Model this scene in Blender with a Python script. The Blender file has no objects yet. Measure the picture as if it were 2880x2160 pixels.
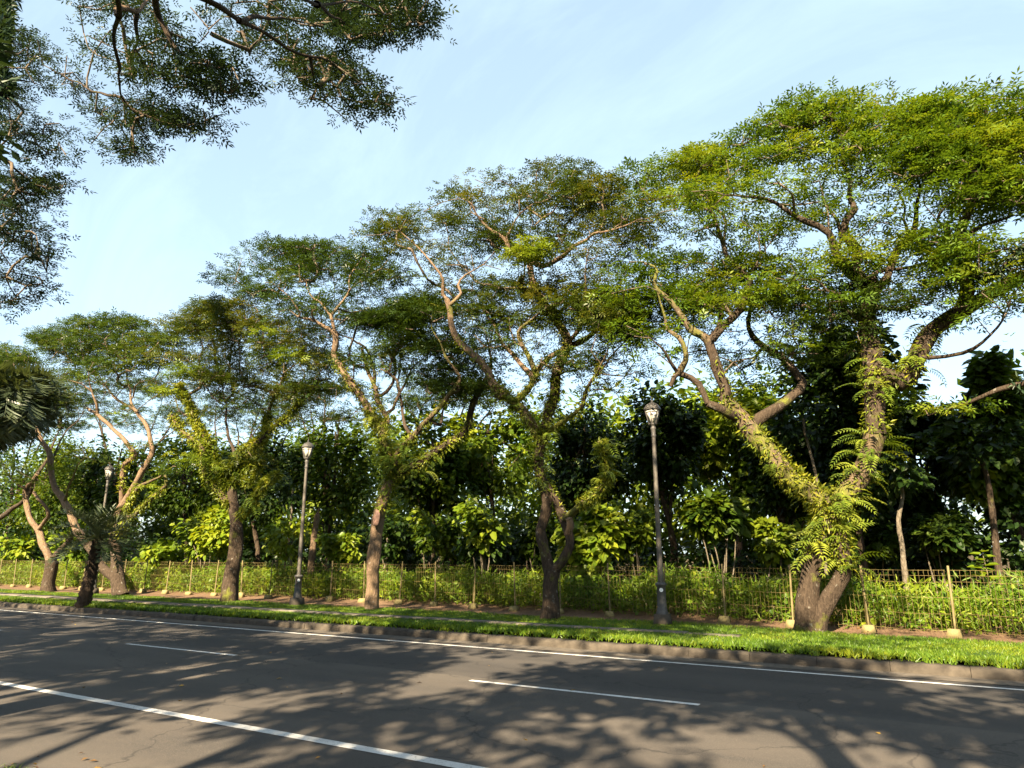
import bpy, math, random
import numpy as np
rng = np.random.default_rng(7)
random.seed(7)
scene = bpy.context.scene
col = scene.collection

# ------------------------------------------------------------------ camera
F, CX, CY = 1953.0, 1440.0, 1080.0            # focal length and centre in photograph pixels (2880 x 2160)
PITCH = math.atan(368 / 1500.0)
YAW = math.radians(30.3)                      # camera looks 30 degrees left of straight across the road
EYE = np.array([0.0, 0.0, 1.65])
cam_d = bpy.data.cameras.new('camera')
cam_d.sensor_width = 36.0
cam_d.lens = 36.0 * F / 2880.0
cam_d.clip_start = 0.05
cam_d.clip_end = 3000.0
cam = bpy.data.objects.new('camera', cam_d)
col.objects.link(cam)
cam.location = EYE
cam.rotation_euler = (math.pi / 2 + PITCH, 0, YAW)
scene.camera = cam

# ------------------------------------------------------------------ sky and sun
SUN_ELEV = math.radians(36)
SUN_AZ = np.array([0.16, -1.0])               # horizontal direction towards the sun
SUN_AZ = SUN_AZ / np.linalg.norm(SUN_AZ)
world = bpy.data.worlds.new('World')
scene.world = world
world.use_nodes = True
wn = world.node_tree
wn.nodes.clear()
wo = wn.nodes.new('ShaderNodeOutputWorld')
bg = wn.nodes.new('ShaderNodeBackground')
sky = wn.nodes.new('ShaderNodeTexSky')
sky.sky_type = 'NISHITA'
sky.sun_disc = False
sky.sun_elevation = SUN_ELEV
sky.sun_rotation = math.atan2(SUN_AZ[0], SUN_AZ[1])
sky.air_density = 1.0
sky.dust_density = 1.6
sky.ozone_density = 1.4
bg.inputs['Strength'].default_value = 0.05
# thin high cloud streaks
tc = wn.nodes.new('ShaderNodeTexCoord')
mp = wn.nodes.new('ShaderNodeMapping')
mp.inputs['Rotation'].default_value = (0.0, 0.5, 0.5)
mp.inputs['Scale'].default_value = (1.2, 4.5, 2.0)
nz = wn.nodes.new('ShaderNodeTexNoise')
nz.inputs['Scale'].default_value = 2.2
nz.inputs['Detail'].default_value = 9.0
nz.inputs['Roughness'].default_value = 0.62
nz.inputs['Distortion'].default_value = 0.6
rp = wn.nodes.new('ShaderNodeMapRange')
rp.inputs['From Min'].default_value = 0.45
rp.inputs['From Max'].default_value = 0.85
rp.inputs['To Min'].default_value = 0.33      # a thin veil over the whole sky
rp.inputs['To Max'].default_value = 0.50
mx = wn.nodes.new('ShaderNodeMixRGB')
mx.inputs['Color2'].default_value = (4.7, 6.0, 6.3, 1)
wn.links.new(tc.outputs['Generated'], mp.inputs['Vector'])
wn.links.new(mp.outputs['Vector'], nz.inputs['Vector'])
wn.links.new(nz.outputs['Fac'], rp.inputs['Value'])
wn.links.new(rp.outputs['Result'], mx.inputs['Fac'])
wn.links.new(sky.outputs['Color'], mx.inputs['Color1'])
wn.links.new(mx.outputs['Color'], bg.inputs['Color'])
wn.links.new(bg.outputs['Background'], wo.inputs['Surface'])

sun_d = bpy.data.lights.new('sun', 'SUN')
sun_d.energy = 5.0
sun_d.angle = math.radians(0.55)
sun_d.color = (1.0, 0.82, 0.56)
sun = bpy.data.objects.new('sun', sun_d)
col.objects.link(sun)
from mathutils import Vector, Matrix
to_sun = Vector((SUN_AZ[0] * math.cos(SUN_ELEV), SUN_AZ[1] * math.cos(SUN_ELEV), math.sin(SUN_ELEV)))
sun.rotation_euler = to_sun.to_track_quat('Z', 'Y').to_euler()
sun.location = (10, -40, 30)

vs = scene.view_settings
vs.view_transform = 'Standard'
vs.look = 'None'
vs.exposure = 2.5
vs.gamma = 1.0
vs.use_curve_mapping = False
scene.cycles.max_bounces = 6
scene.cycles.diffuse_bounces = 3
scene.cycles.glossy_bounces = 2
scene.cycles.transmission_bounces = 4
scene.cycles.transparent_max_bounces = 8
scene.cycles.caustics_reflective = False
scene.cycles.caustics_refractive = False
scene.cycles.use_denoising = True

# ------------------------------------------------------------------ measuring: photograph pixel -> place in the world
fw = np.array([-math.sin(YAW) * math.cos(PITCH), math.cos(YAW) * math.cos(PITCH), math.sin(PITCH)])
rt = np.array([math.cos(YAW), math.sin(YAW), 0.0])
up = np.cross(rt, fw)
VS = 2880 / 2212.0
Z0 = 0.15                                     # height of the verge above the road
FR = {'v': (0, 0, VS), 'A': (0, 800, .5787), 'B': (640, 1000, .4822), 'C': (1280, 1000, .4822),
      'D': (2000, 1100, .5184), 'P': (2000, 250, .5304), 'Q': (1700, 400, .4219), 'R': (1250, 450, .4219),
      'S': (700, 600, .4219), 'T': (300, 850, .3617), 'U': (0, 850, .3617), 'V': (0, 0, .4219), 'W': (600, 0, .3165)}
def pts(fr, s):
    x0, y0, k = FR[fr]
    a = np.array([[float(c) for c in p.split(',')] for p in s.split()])
    return a * k + np.array([x0, y0])
def ray(uv):
    uv = np.atleast_2d(uv)
    return rt * (uv[:, :1] - CX) + fw * F + up * (CY - uv[:, 1:2])
def at_y(uv, y):
    d = ray(uv)
    return EYE + d * (np.asarray(y).reshape(-1, 1) / d[:, 1:2])
def on_ground(uv, z=Z0):
    d = ray(uv)
    return (EYE + d * ((z - EYE[2]) / d[:, 2:3]))[0]
def project(p):
    d = np.atleast_2d(p) - EYE
    z = d @ fw
    return np.stack([CX + F * (d @ rt) / z, CY - F * (d @ up) / z], 1)

# ------------------------------------------------------------------ mesh helpers
class MB:
    """collects vertices and polygons (3 or 4 corners) and links them as one mesh object"""
    def __init__(self):
        self.v, self.f, self.t, self.n = [], [], [], 0
    def add(self, v, f, tint=None):
        v = np.asarray(v, float).reshape(-1, 3)
        f = np.asarray(f, int)
        if f.shape[1] == 3:
            f = np.concatenate([f, np.full((len(f), 1), -1)], 1)
        f = np.where(f >= 0, f + self.n, -1)
        self.v.append(v)
        self.f.append(f)
        self.t.append(np.full(len(v), 0.5) if tint is None else np.asarray(tint, float))
        self.n += len(v)
    def box(self, c, s, rz=0.0, taper=1.0):
        sx, sy, sz = [k / 2 for k in s]
        v = []
        for z, k in ((-sz, 1.0), (sz, taper)):
            for x, y in ((-sx, -sy), (sx, -sy), (sx, sy), (-sx, sy)):
                v.append((x * k, y * k, z))
        v = np.array(v)
        if rz:
            ca, sa = math.cos(rz), math.sin(rz)
            v = np.stack([v[:, 0] * ca - v[:, 1] * sa, v[:, 0] * sa + v[:, 1] * ca, v[:, 2]], 1)
        self.add(v + np.array(c), [(0, 3, 2, 1), (4, 5, 6, 7), (0, 1, 5, 4), (1, 2, 6, 5), (2, 3, 7, 6), (3, 0, 4, 7)])
    def lathe(self, prof, n=16, c=(0, 0, 0), rot=0.0):
        v, f = [], []
        for r, z in prof:
            for k in range(n):
                a = rot + 2 * math.pi * k / n
                v.append((c[0] + r * math.cos(a), c[1] + r * math.sin(a), c[2] + z))
        m = len(prof)
        for i in range(m - 1):
            for k in range(n):
                k2 = (k + 1) % n
                f.append((i * n + k, i * n + k2, (i + 1) * n + k2, (i + 1) * n + k))
        self.add(v, f)
        for i, flip in ((0, True), (m - 1, False)):
            if prof[i][0] > 1e-4:
                ring = np.array(v[i * n:(i + 1) * n])
                cc = ring.mean(0)
                vv = np.concatenate([ring, cc[None]])
                ff = [((k + 1) % n, k, n) if flip else (k, (k + 1) % n, n) for k in range(n)]
                self.add(vv, ff)
    def tube(self, p, r, sides=8, noise=0.0, seed=0, cap=True, tint=None):
        p = np.asarray(p, float)
        r = np.asarray(r, float)
        n = len(p)
        t = np.gradient(p, axis=0)
        t /= np.linalg.norm(t, axis=1, keepdims=True) + 1e-9
        a = np.array([1.0, 0, 0]) if abs(t[0, 0]) < .8 else np.array([0, 1.0, 0])
        u = np.cross(t[0], a); u /= np.linalg.norm(u)
        ang = np.arange(sides) * 2 * math.pi / sides
        rg = np.random.default_rng(seed)
        ph = rg.uniform(0, 6.28, 6)
        V = []
        L = 0.0
        for i in range(n):
            if i:
                L += np.linalg.norm(p[i] - p[i - 1])
            u = u - t[i] * (u @ t[i]); u /= np.linalg.norm(u) + 1e-9
            w = np.cross(t[i], u)
            k = np.ones(sides)
            if noise:
                q = L / max(r[0], .03)
                k = 1 + noise * (np.sin(2 * ang + ph[0] + q * .35) * .5 + np.sin(3 * ang + ph[1] - q * .5) * .4
                                 + np.sin(ang + ph[2] + q * .8) * .5 + np.sin(5 * ang + ph[3] + q * 1.1) * .25
                                 + math.sin(q * 1.3 + ph[4]) * .4)
            V.append(p[i] + (np.cos(ang) * r[i] * k)[:, None] * u + (np.sin(ang) * r[i] * k)[:, None] * w)
        V = np.concatenate(V)
        i, k = np.meshgrid(np.arange(n - 1), np.arange(sides), indexing='ij')
        k2 = (k + 1) % sides
        f = np.stack([i * sides + k, i * sides + k2, (i + 1) * sides + k2, (i + 1) * sides + k], -1).reshape(-1, 4)
        self.add(V, f, None if tint is None else np.full(len(V), tint))
        if cap:
            ring = V[-sides:]
            vv = np.concatenate([ring, (ring.mean(0) + t[-1] * r[-1] * .3)[None]])
            self.add(vv, [(j, (j + 1) % sides, sides) for j in range(sides)])
    def build(self, name, mat, parent=None, smooth=False):
        v = np.concatenate(self.v)
        f = np.concatenate(self.f)
        t = np.concatenate(self.t)
        me = mesh_from(name, v, f, smooth, t)
        me.materials.append(mat)
        return link(name, me, parent)

def mesh_from(name, v, f, smooth=False, tint=None):
    me = bpy.data.meshes.new(name)
    cnt = (f >= 0).sum(1).astype(np.int32)
    idx = f[f >= 0].astype(np.int32)
    me.vertices.add(len(v)); me.vertices.foreach_set('co', v.astype(np.float32).ravel())
    me.loops.add(len(idx)); me.loops.foreach_set('vertex_index', idx)
    st = np.concatenate([[0], np.cumsum(cnt)[:-1]]).astype(np.int32)
    me.polygons.add(len(cnt)); me.polygons.foreach_set('loop_start', st)
    if smooth:
        me.polygons.foreach_set('use_smooth', np.ones(len(cnt), bool))
    if tint is not None:
        a = me.attributes.new('tint', 'FLOAT', 'POINT')
        a.data.foreach_set('value', tint.astype(np.float32))
    me.update(calc_edges=True)
    return me

def link(name, data, parent=None, loc=None):
    o = bpy.data.objects.new(name, data)
    col.objects.link(o)
    if parent is not None:
        o.parent = parent
        o.matrix_parent_inverse = Matrix.Translation(-Vector(parent.location)) if loc is None else Matrix.Identity(4)
    if loc is not None:
        o.location = loc
    return o
def tag(o, label=None, cat=None, group=None, kind=None):
    for k, x in (('label', label), ('category', cat), ('group', group), ('kind', kind)):
        if x:
            o[k] = x
    return o
def thing(name, loc, label, cat, group=None):
    o = bpy.data.objects.new(name, None)
    col.objects.link(o)
    o.location = [float(c) for c in loc]
    o.empty_display_size = 0.2
    return tag(o, label, cat, group)
def structure(o, label=None):
    return tag(o, label, None, None, 'structure')

# ------------------------------------------------------------------ materials
def new_mat(name):
    m = bpy.data.materials.new(name)
    m.use_nodes = True
    nt = m.node_tree
    nt.nodes.clear()
    out = nt.nodes.new('ShaderNodeOutputMaterial')
    return m, nt, out
def N(nt, typ, **kw):
    n = nt.nodes.new(typ)
    for k, x in kw.items():
        n.inputs[k.replace('_', ' ')].default_value = x
    return n
def noise(nt, scale, detail=4, rough=.55, vec=None):
    n = N(nt, 'ShaderNodeTexNoise', Scale=scale, Detail=detail, Roughness=rough)
    if vec is not None:
        nt.links.new(vec, n.inputs['Vector'])
    return n.outputs['Fac']
def ramp(nt, fac, stops):
    r = nt.nodes.new('ShaderNodeValToRGB')
    els = r.color_ramp.elements
    while len(els) < len(stops):
        els.new(0.5)
    for e, (p, c) in zip(els, stops):
        e.position = p
        e.color = (*c, 1)
    nt.links.new(fac, r.inputs['Fac'])
    return r.outputs['Color']
def mixc(nt, fac, a, b, mode='MIX'):
    m = nt.nodes.new('ShaderNodeMixRGB')
    m.blend_type = mode
    for s, x in (('Fac', fac), ('Color1', a), ('Color2', b)):
        if isinstance(x, (int, float)):
            m.inputs[s].default_value = x
        elif isinstance(x, tuple):
            m.inputs[s].default_value = (*x, 1)
        else:
            nt.links.new(x, m.inputs[s])
    return m.outputs['Color']
def maprange(nt, v, a, b, c=0., d=1.):
    n = N(nt, 'ShaderNodeMapRange', From_Min=a, From_Max=b, To_Min=c, To_Max=d)
    nt.links.new(v, n.inputs['Value'])
    return n.outputs['Result']
def wpos(nt):
    g = nt.nodes.new('ShaderNodeNewGeometry')
    return g.outputs['Position']
def scaled(nt, vec, s):
    m = N(nt, 'ShaderNodeMapping')
    m.inputs['Scale'].default_value = s
    nt.links.new(vec, m.inputs['Vector'])
    return m.outputs['Vector']
def finish(nt, out, colr, rough=.8, spec=.3, bump=None, bstr=.3, bdist=.02, metal=0.):
    p = N(nt, 'ShaderNodeBsdfPrincipled', Roughness=rough, Metallic=metal)
    p.inputs['Specular IOR Level'].default_value = spec
    if isinstance(colr, tuple):
        p.inputs['Base Color'].default_value = (*colr, 1)
    else:
        nt.links.new(colr, p.inputs['Base Color'])
    if bump is not None:
        b = N(nt, 'ShaderNodeBump', Strength=bstr, Distance=bdist)
        nt.links.new(bump, b.inputs['Height'])
        nt.links.new(b.outputs['Normal'], p.inputs['Normal'])
    nt.links.new(p.outputs['BSDF'], out.inputs['Surface'])
    return p

def leaf_mat(name, dark, mid, light, trans=.4, rough=.42, spec=.25, gain=.78):
    m, nt, out = new_mat(name)
    a = nt.nodes.new('ShaderNodeAttribute')
    a.attribute_name = 'tint'
    big = noise(nt, .55, 2, .5, wpos(nt))
    s = nt.nodes.new('ShaderNodeMath'); s.operation = 'ADD'
    nt.links.new(a.outputs['Fac'], s.inputs[0])
    nt.links.new(maprange(nt, big, .3, .7, -.22, .22), s.inputs[1])
    dark, mid, light = [tuple(k * gain for k in q) for q in (dark, mid, light)]
    c = ramp(nt, s.outputs[0], [(0, dark), (.5, mid), (1, light)])
    p = N(nt, 'ShaderNodeBsdfPrincipled', Roughness=rough)
    p.inputs['Specular IOR Level'].default_value = spec
    nt.links.new(c, p.inputs['Base Color'])
    t = nt.nodes.new('ShaderNodeBsdfTranslucent')
    nt.links.new(mixc(nt, 1.0, c, (1.5, 1.35, .5), 'MULTIPLY'), t.inputs['Color'])
    mx_ = N(nt, 'ShaderNodeMixShader', Fac=trans)
    nt.links.new(p.outputs['BSDF'], mx_.inputs[1])
    nt.links.new(t.outputs['BSDF'], mx_.inputs[2])
    nt.links.new(mx_.outputs['Shader'], out.inputs['Surface'])
    return m

def bark_mat(name, c1, c2, moss=(.12, .13, .022), moss_amt=.5):
    c1, c2 = tuple(k * .78 for k in c1), tuple(k * .78 for k in c2)
    m, nt, out = new_mat(name)
    pos = wpos(nt)
    fine = noise(nt, 22, 6, .65, scaled(nt, pos, (1, 1, .35)))
    big = noise(nt, 3.0, 4, .6, pos)
    c = ramp(nt, fine, [(.30, tuple(k * .38 for k in c1)), (.5, c1), (.70, c2)])
    c = mixc(nt, maprange(nt, big, .35, .65, 0, .6), c, tuple(k * .7 for k in c2))
    spots = noise(nt, 9, 3, .5, pos)
    c = mixc(nt, maprange(nt, spots, .64, .72, 0, .55), c, (.24, .225, .19))
    mo = noise(nt, 1.6, 5, .65, pos)
    c = mixc(nt, maprange(nt, mo, .62 - .2 * moss_amt, .72 - .16 * moss_amt, 0, .85), c, moss)
    finish(nt, out, c, .92, .12, fine, 1.0, .06)
    return m

def simple(name, c1, c2, scale=6, rough=.8, bump=.25, metal=0., spec=.3, dist=.01):
    m, nt, out = new_mat(name)
    f = noise(nt, scale, 6, .62, wpos(nt))
    c = ramp(nt, f, [(.3, c1), (.7, c2)])
    finish(nt, out, c, rough, spec, f, bump, dist, metal)
    return m

M = {}
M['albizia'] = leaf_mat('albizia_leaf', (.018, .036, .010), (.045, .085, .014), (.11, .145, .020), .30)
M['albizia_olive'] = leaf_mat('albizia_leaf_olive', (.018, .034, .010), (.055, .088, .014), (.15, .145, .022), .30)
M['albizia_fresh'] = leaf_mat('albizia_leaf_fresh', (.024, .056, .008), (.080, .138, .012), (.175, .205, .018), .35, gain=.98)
M['near_leaf'] = leaf_mat('near_canopy_leaf', (.014, .032, .018), (.030, .058, .028), (.06, .09, .034), .18)
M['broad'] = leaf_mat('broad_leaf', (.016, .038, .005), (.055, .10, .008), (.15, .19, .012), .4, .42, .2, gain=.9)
M['broad_lit'] = leaf_mat('broad_leaf_sunlit', (.035, .075, .006), (.11, .17, .010), (.22, .25, .018), .4, .42, .25, gain=1.0)  # yellow-green copy of the broad leaf, sunlight painted into its colour
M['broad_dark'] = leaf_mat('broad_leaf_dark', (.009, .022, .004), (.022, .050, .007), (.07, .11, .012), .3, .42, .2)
M['fern'] = leaf_mat('fern_leaf', (.04, .075, .010), (.11, .165, .018), (.23, .25, .03), .4, gain=1.0)
M['creeper'] = leaf_mat('creeper_leaf', (.05, .08, .008), (.13, .165, .012), (.26, .25, .022), .35, gain=1.0)
M['weed'] = leaf_mat('weed_leaf', (.03, .07, .006), (.095, .160, .010), (.20, .225, .016), .4, gain=1.1)
M['grass'] = leaf_mat('lawn_grass', (.035, .075, .008), (.085, .150, .012), (.19, .215, .015), .35, gain=1.08)
M['palm'] = leaf_mat('palm_leaf', (.045, .065, .035), (.085, .115, .06), (.16, .18, .09), .25, .4, .4)
M['litter'] = leaf_mat('dry_leaf', (.10, .05, .02), (.22, .12, .03), (.38, .24, .05), .2)
M['bark'] = bark_mat('bark_red_brown', (.19, .13, .084), (.31, .215, .14), moss_amt=.1)
M['bark_moss'] = bark_mat('bark_mossy', (.125, .09, .055), (.20, .15, .095), moss_amt=.75)
M['bark_dark'] = bark_mat('bark_dark_shaded', (.058, .042, .030), (.11, .080, .056), moss_amt=.2)  # dark bark, deepened in colour to stand for shade on the trunks
M['bark_pale'] = bark_mat('bark_pale', (.15, .125, .09), (.28, .235, .18), moss_amt=.2)
M['twig'] = simple('twig_bark', (.06, .045, .032), (.12, .09, .06), 10)
M['cut_wood'] = simple('cut_wood', (.10, .055, .045), (.19, .12, .09), 14)
M['concrete'] = simple('weathered_concrete', (.075, .066, .053), (.15, .13, .105), 5, .92, .4)
M['kerb'] = simple('kerb_concrete', (.030, .025, .020), (.085, .070, .053), 5, .93, .6)
M['footing'] = simple('painted_footing', (.14, .115, .05), (.25, .205, .09), 9, .9, .3)
M['post'] = simple('fence_post_paint', (.075, .06, .027), (.18, .145, .064), 7, .75, .2)
M['wire'] = simple('rusty_wire', (.10, .075, .028), (.22, .17, .06), 8, .8, .2)
M['iron'] = simple('dark_iron_paint', (.035, .034, .034), (.085, .078, .07), 14, .55, .15, 0., .4)
M['pole'] = simple('lamp_pole_paint', (.05, .044, .038), (.10, .088, .072), 9, .6, .15, 0., .4)
M['glass'] = simple('frosted_pane', (.34, .33, .29), (.50, .48, .43), 9, .3, .02, 0., .4)
M['sticker'] = simple('white_sticker', (.7, .7, .68), (.8, .8, .78), 6, .5, .02)
# ------------------------------------------------------------------ ground, road, kerb, verge
def sheet(name, xs, ys, zf, mat, parent=None, smooth=True):
    X, Y = np.meshgrid(xs, ys, indexing='ij')
    Zg = zf(X, Y)
    v = np.stack([X, Y, Zg], -1).reshape(-1, 3)
    ny = len(ys)
    i, j = np.meshgrid(np.arange(len(xs) - 1), np.arange(ny - 1), indexing='ij')
    a = (i * ny + j).ravel()
    b = MB()
    b.add(v, np.stack([a, a + ny, a + ny + 1, a + 1], 1))
    return b.build(name, mat, parent, smooth)
def wob(x, y, s=1.0, k=0.):
    return (np.sin(x * 1.3 * s + k) * np.cos(y * 1.7 * s + 2 * k) + .6 * np.sin(x * 3.1 * s + y * 2.3 * s + k)
            + .4 * np.sin(x * 7.3 * s - y * 5.9 * s + 3 * k)) / 2

m, nt, out = new_mat('asphalt')
pos = wpos(nt)
sp = noise(nt, 120, 3, .8, pos)
md = noise(nt, 2.2, 5, .6, scaled(nt, pos, (.35, 1, 1)))
c = ramp(nt, sp, [(.30, (.026, .025, .025)), (.52, (.056, .050, .045)), (.74, (.18, .155, .13))])
gr = noise(nt, 38, 3, .8, pos)
c = mixc(nt, maprange(nt, gr, .35, .68, 0, .5), c, (.030, .029, .029))
c = mixc(nt, maprange(nt, md, .3, .7, 0, .5), c, (.088, .074, .062))
sep = nt.nodes.new('ShaderNodeSeparateXYZ')
nt.links.new(pos, sep.inputs[0])
wv = nt.nodes.new('ShaderNodeMath'); wv.operation = 'SINE'                # wheel tracks, polished a little paler
ml = nt.nodes.new('ShaderNodeMath'); ml.operation = 'MULTIPLY'; ml.inputs[1].default_value = 2 * math.pi / 1.62
nt.links.new(sep.outputs['Y'], ml.inputs[0]); nt.links.new(ml.outputs[0], wv.inputs[0])
c = mixc(nt, maprange(nt, wv.outputs[0], -.2, 1, 0, .28), c, (.105, .090, .076))
lane = maprange(nt, sep.outputs['Y'], 8.60, 8.63, 0, 1)            # resurfaced far lane, a little darker, straight seam
c = mixc(nt, lane, c, mixc(nt, 1., c, (.74, .76, .80), 'MULTIPLY'))
stain = noise(nt, .8, 5, .7, pos)
c = mixc(nt, maprange(nt, stain, .58, .70, 0, .45), c, (.036, .034, .033))
vo = nt.nodes.new('ShaderNodeTexVoronoi'); vo.feature = 'DISTANCE_TO_EDGE'; vo.inputs['Scale'].default_value = .38
dw = nt.nodes.new('ShaderNodeVectorMath'); dw.operation = 'ADD'
nn = N(nt, 'ShaderNodeTexNoise', Scale=1.6, Detail=5); nt.links.new(pos, nn.inputs['Vector']); nt.links.new(pos, dw.inputs[0]); nt.links.new(nn.outputs['Color'], dw.inputs[1])
nt.links.new(dw.outputs[0], vo.inputs['Vector'])
c = mixc(nt, maprange(nt, vo.outputs['Distance'], .003, .008, .55, 0), c, (.02, .019, .019))
finish(nt, out, c, .85, .25, sp, .6, .008)
M['asphalt'] = m

def paint_mat():
    m, nt, out = new_mat('road_paint')
    pos = wpos(nt)
    w = noise(nt, 34, 5, .7, pos)
    w2 = noise(nt, 2.5, 3, .6, pos)
    c = ramp(nt, w2, [(.3, (.44, .43, .41)), (.7, (.58, .57, .55))])
    c = mixc(nt, maprange(nt, w, .56, .66, 0, .9), c, (.08, .075, .07))
    finish(nt, out, c, .7, .3, w, .2, .004)
    return m
M['paint'] = paint_mat()

def soil_mat():
    m, nt, out = new_mat('bare_soil')
    pos = wpos(nt)
    f = noise(nt, 14, 7, .7, pos)
    b = noise(nt, 1.1, 4, .6, pos)
    c = ramp(nt, f, [(.3, (.07, .042, .026)), (.7, (.17, .11, .068))])
    c = mixc(nt, maprange(nt, b, .4, .65, 0, .6), c, (.15, .10, .065))
    finish(nt, out, c, .95, .1, f, .8, .03)
    return m
M['soil'] = soil_mat()
def floor_mat():
    m, nt, out = new_mat('forest_floor')
    pos = wpos(nt)
    f = noise(nt, 7, 7, .7, pos)
    c = ramp(nt, f, [(.3, (.030, .022, .012)), (.55, (.07, .05, .025)), (.75, (.05, .07, .02))])
    finish(nt, out, c, .95, .1, f, .8, .04)
    return m
M['floor'] = floor_mat()
def lawn_mat():
    m, nt, out = new_mat('lawn_ground')
    pos = wpos(nt)
    f = noise(nt, 30, 6, .7, pos)
    b = noise(nt, 1.4, 4, .6, pos)
    c = ramp(nt, f, [(.3, (.017, .036, .008)), (.7, (.045, .085, .013))])
    c = mixc(nt, maprange(nt, b, .60, .74, 0, .8), c, (.14, .095, .045))
    finish(nt, out, c, .95, .1, f, .8, .03)
    return m
M['lawn'] = lawn_mat()

YN, YD, YF = 5.1, 8.35, 11.42                 # near edge line, lane dashes, far edge line
YG0, YG1 = 12.2, 12.46                        # kerb front and back
ground = structure(sheet('ground', np.linspace(-1500, 1500, 7), np.linspace(-1200, 1800, 7), lambda X, Y: X * 0 - .06, M['floor']))
road = structure(sheet('road', np.linspace(-400, 160, 281), np.linspace(3.05, 12.2, 19),
                       lambda X, Y: .035 * (1 - ((Y - 7.6) / 4.6) ** 2) - .03, M['asphalt']))
def road_z(y):
    return .035 * (1 - ((y - 7.6) / 4.6) ** 2) - .03
def stripe(x0, x1, y, w, name='lane_line'):
    n = max(2, int((x1 - x0) / 1.5) + 1)
    xs = np.linspace(x0, x1, n)
    e0 = (np.random.default_rng(int(abs(x0) * 10 + y)).random(n) - .5) * .008
    b = MB()
    v = []
    for k, x in enumerate(xs):
        v.append((x, y - w / 2 + e0[k], road_z(y - w / 2) + .005))
        v.append((x, y + w / 2 - e0[k], road_z(y + w / 2) + .005))
    b.add(v, [(2 * k, 2 * k + 2, 2 * k + 3, 2 * k + 1) for k in range(n - 1)])
    return b.build(name, M['paint'], road)
stripe(-120, 40, YN, .125, 'edge_line')
stripe(-120, 40, YF, .10, 'edge_line')
for k in range(-9, 4):
    stripe(-5.53 + 7.8 * k, -2.44 + 7.8 * k, YD, .09, 'lane_dash')

# concrete gutter and kerb stones
gutter = structure(sheet('gutter', np.linspace(-120, 40, 161), np.linspace(11.72, 12.22, 4),
                         lambda X, Y: road_z(Y) + .007 + .003 * wob(X, Y, 2), simple('gutter_concrete', (.050, .043, .035), (.115, .096, .076), 7, .92, .5)))
kerb = structure(thing('kerb', (0, YG0, 0), None, None))
kmesh = []
for s in range(4):
    rg = np.random.default_rng(s)
    b = MB()
    n = 5
    xs = np.linspace(0, .994, n)
    prof = [(0, -.05), (.012, .06), (.03, .095), (.055, .108), (.26, .112), (.26, -.05)]
    v = []
    for x in xs:
        for (y, z) in prof:
            v.append((x, y + rg.normal(0, .004), z + rg.normal(0, .004)))
    q = len(prof)
    f = [(i * q + j, (i + 1) * q + j, (i + 1) * q + j + 1, i * q + j + 1) for i in range(n - 1) for j in range(q - 1)]
    b.add(v, f)
    for e in (0, (n - 1) * q):
        b.add(v[e:e + q], [(0, 1, 2, 3), (0, 3, 4, 5)])
    me = mesh_from('kerb_stone', np.concatenate(b.v), np.concatenate(b.f))
    me.materials.append(M['kerb'])
    kmesh.append(me)
for k in range(-58, 14):
    o = link('kerb_stone', kmesh[k % 4], kerb, (k * 1.0 + .3, random.uniform(-.006, .006), random.uniform(-.008, .006)))
    o.rotation_euler.z = random.uniform(-.004, .004)

# verge behind the kerb: lawn, strip of paving, worn soil path, forest floor
def fence_y(x):
    x = np.asarray(x, float)
    t = np.clip((.24 - x) / 14.6, -1, 1)
    return 16.04 + 1.66 * t * (1.25 - .25 * np.abs(t))
def lawn_edge(x):
    return np.minimum(fence_y(x) - .75, 15.95) + .10 * np.sin(x * .9) + .07 * np.sin(x * 2.3 + 1)
xs = np.concatenate([np.linspace(-140, -45, 40)[:-1], np.linspace(-45, 12, 229)])
T_ = np.linspace(0, 1, 15)
def lawn_sheet():
    X = np.repeat(xs[:, None], 15, 1)
    Y = YG1 - .01 + (lawn_edge(xs)[:, None] + .25 - YG1) * T_[None]
    Zg = Z0 + .014 + .012 * wob(X, Y, .8) - .03 * np.maximum(0, T_[None] - .9) * 10
    b = MB()
    v = np.stack([X, Y, Zg], -1).reshape(-1, 3)
    i, j = np.meshgrid(np.arange(len(xs) - 1), np.arange(14), indexing='ij')
    a = (i * 15 + j).ravel()
    b.add(v, np.stack([a, a + 15, a + 16, a + 1], 1))
    return b.build('lawn', M['lawn'], None, True)
lawn = structure(lawn_sheet())
soil = structure(sheet('soil_path', np.linspace(-60, 12, 289), np.linspace(14.6, 19.2, 24),
                       lambda X, Y: Z0 - .012 + .022 * wob(X, Y, 1.3, 1) + .10 * np.clip((Y - fence_y(X) + .1) / .9, 0, 1), M['soil']))
structure(sheet('forest_floor', np.linspace(-140, 60, 101), np.linspace(14.2, 90, 60),
                lambda X, Y: Z0 - .09 + .05 * wob(X, Y, .3) + .15 * np.clip((Y - 18) / 4, 0, 1) * (Y > 18), M['floor']))
structure(sheet('near_verge', np.linspace(-60, 30, 181), np.linspace(-22, 3.05, 40),
                lambda X, Y: .05 + .02 * wob(X, Y, .9) - .10 * np.clip((Y - 2.8) / .25, 0, 1), M['lawn']))

# paving strip, slab by slab, sinking into the grass towards the right
pav = structure(thing('paving_strip', (0, 13.6, Z0), None, None))
for k in range(40):
    x0 = -44 + k * 1.02
    if x0 > -3.6:
        break
    wd = .62 if x0 < -24 else max(.30, .62 - (x0 + 24) * .02)
    b = MB()
    b.box((0, 0, 0), (.99, wd, .08), 0, .985)
    o = b.build('paving_slab', M['concrete'], None)
    o.parent = pav
    o.location = (x0 + .5, .35 + random.uniform(-.02, .02) + .012 * max(0, -24 - x0), .022 - .0006 * (x0 + 44) + random.uniform(-.004, .004))
    o.rotation_euler = (random.uniform(-.012, .012), random.uniform(-.012, .012), random.uniform(-.02, .02))
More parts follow.
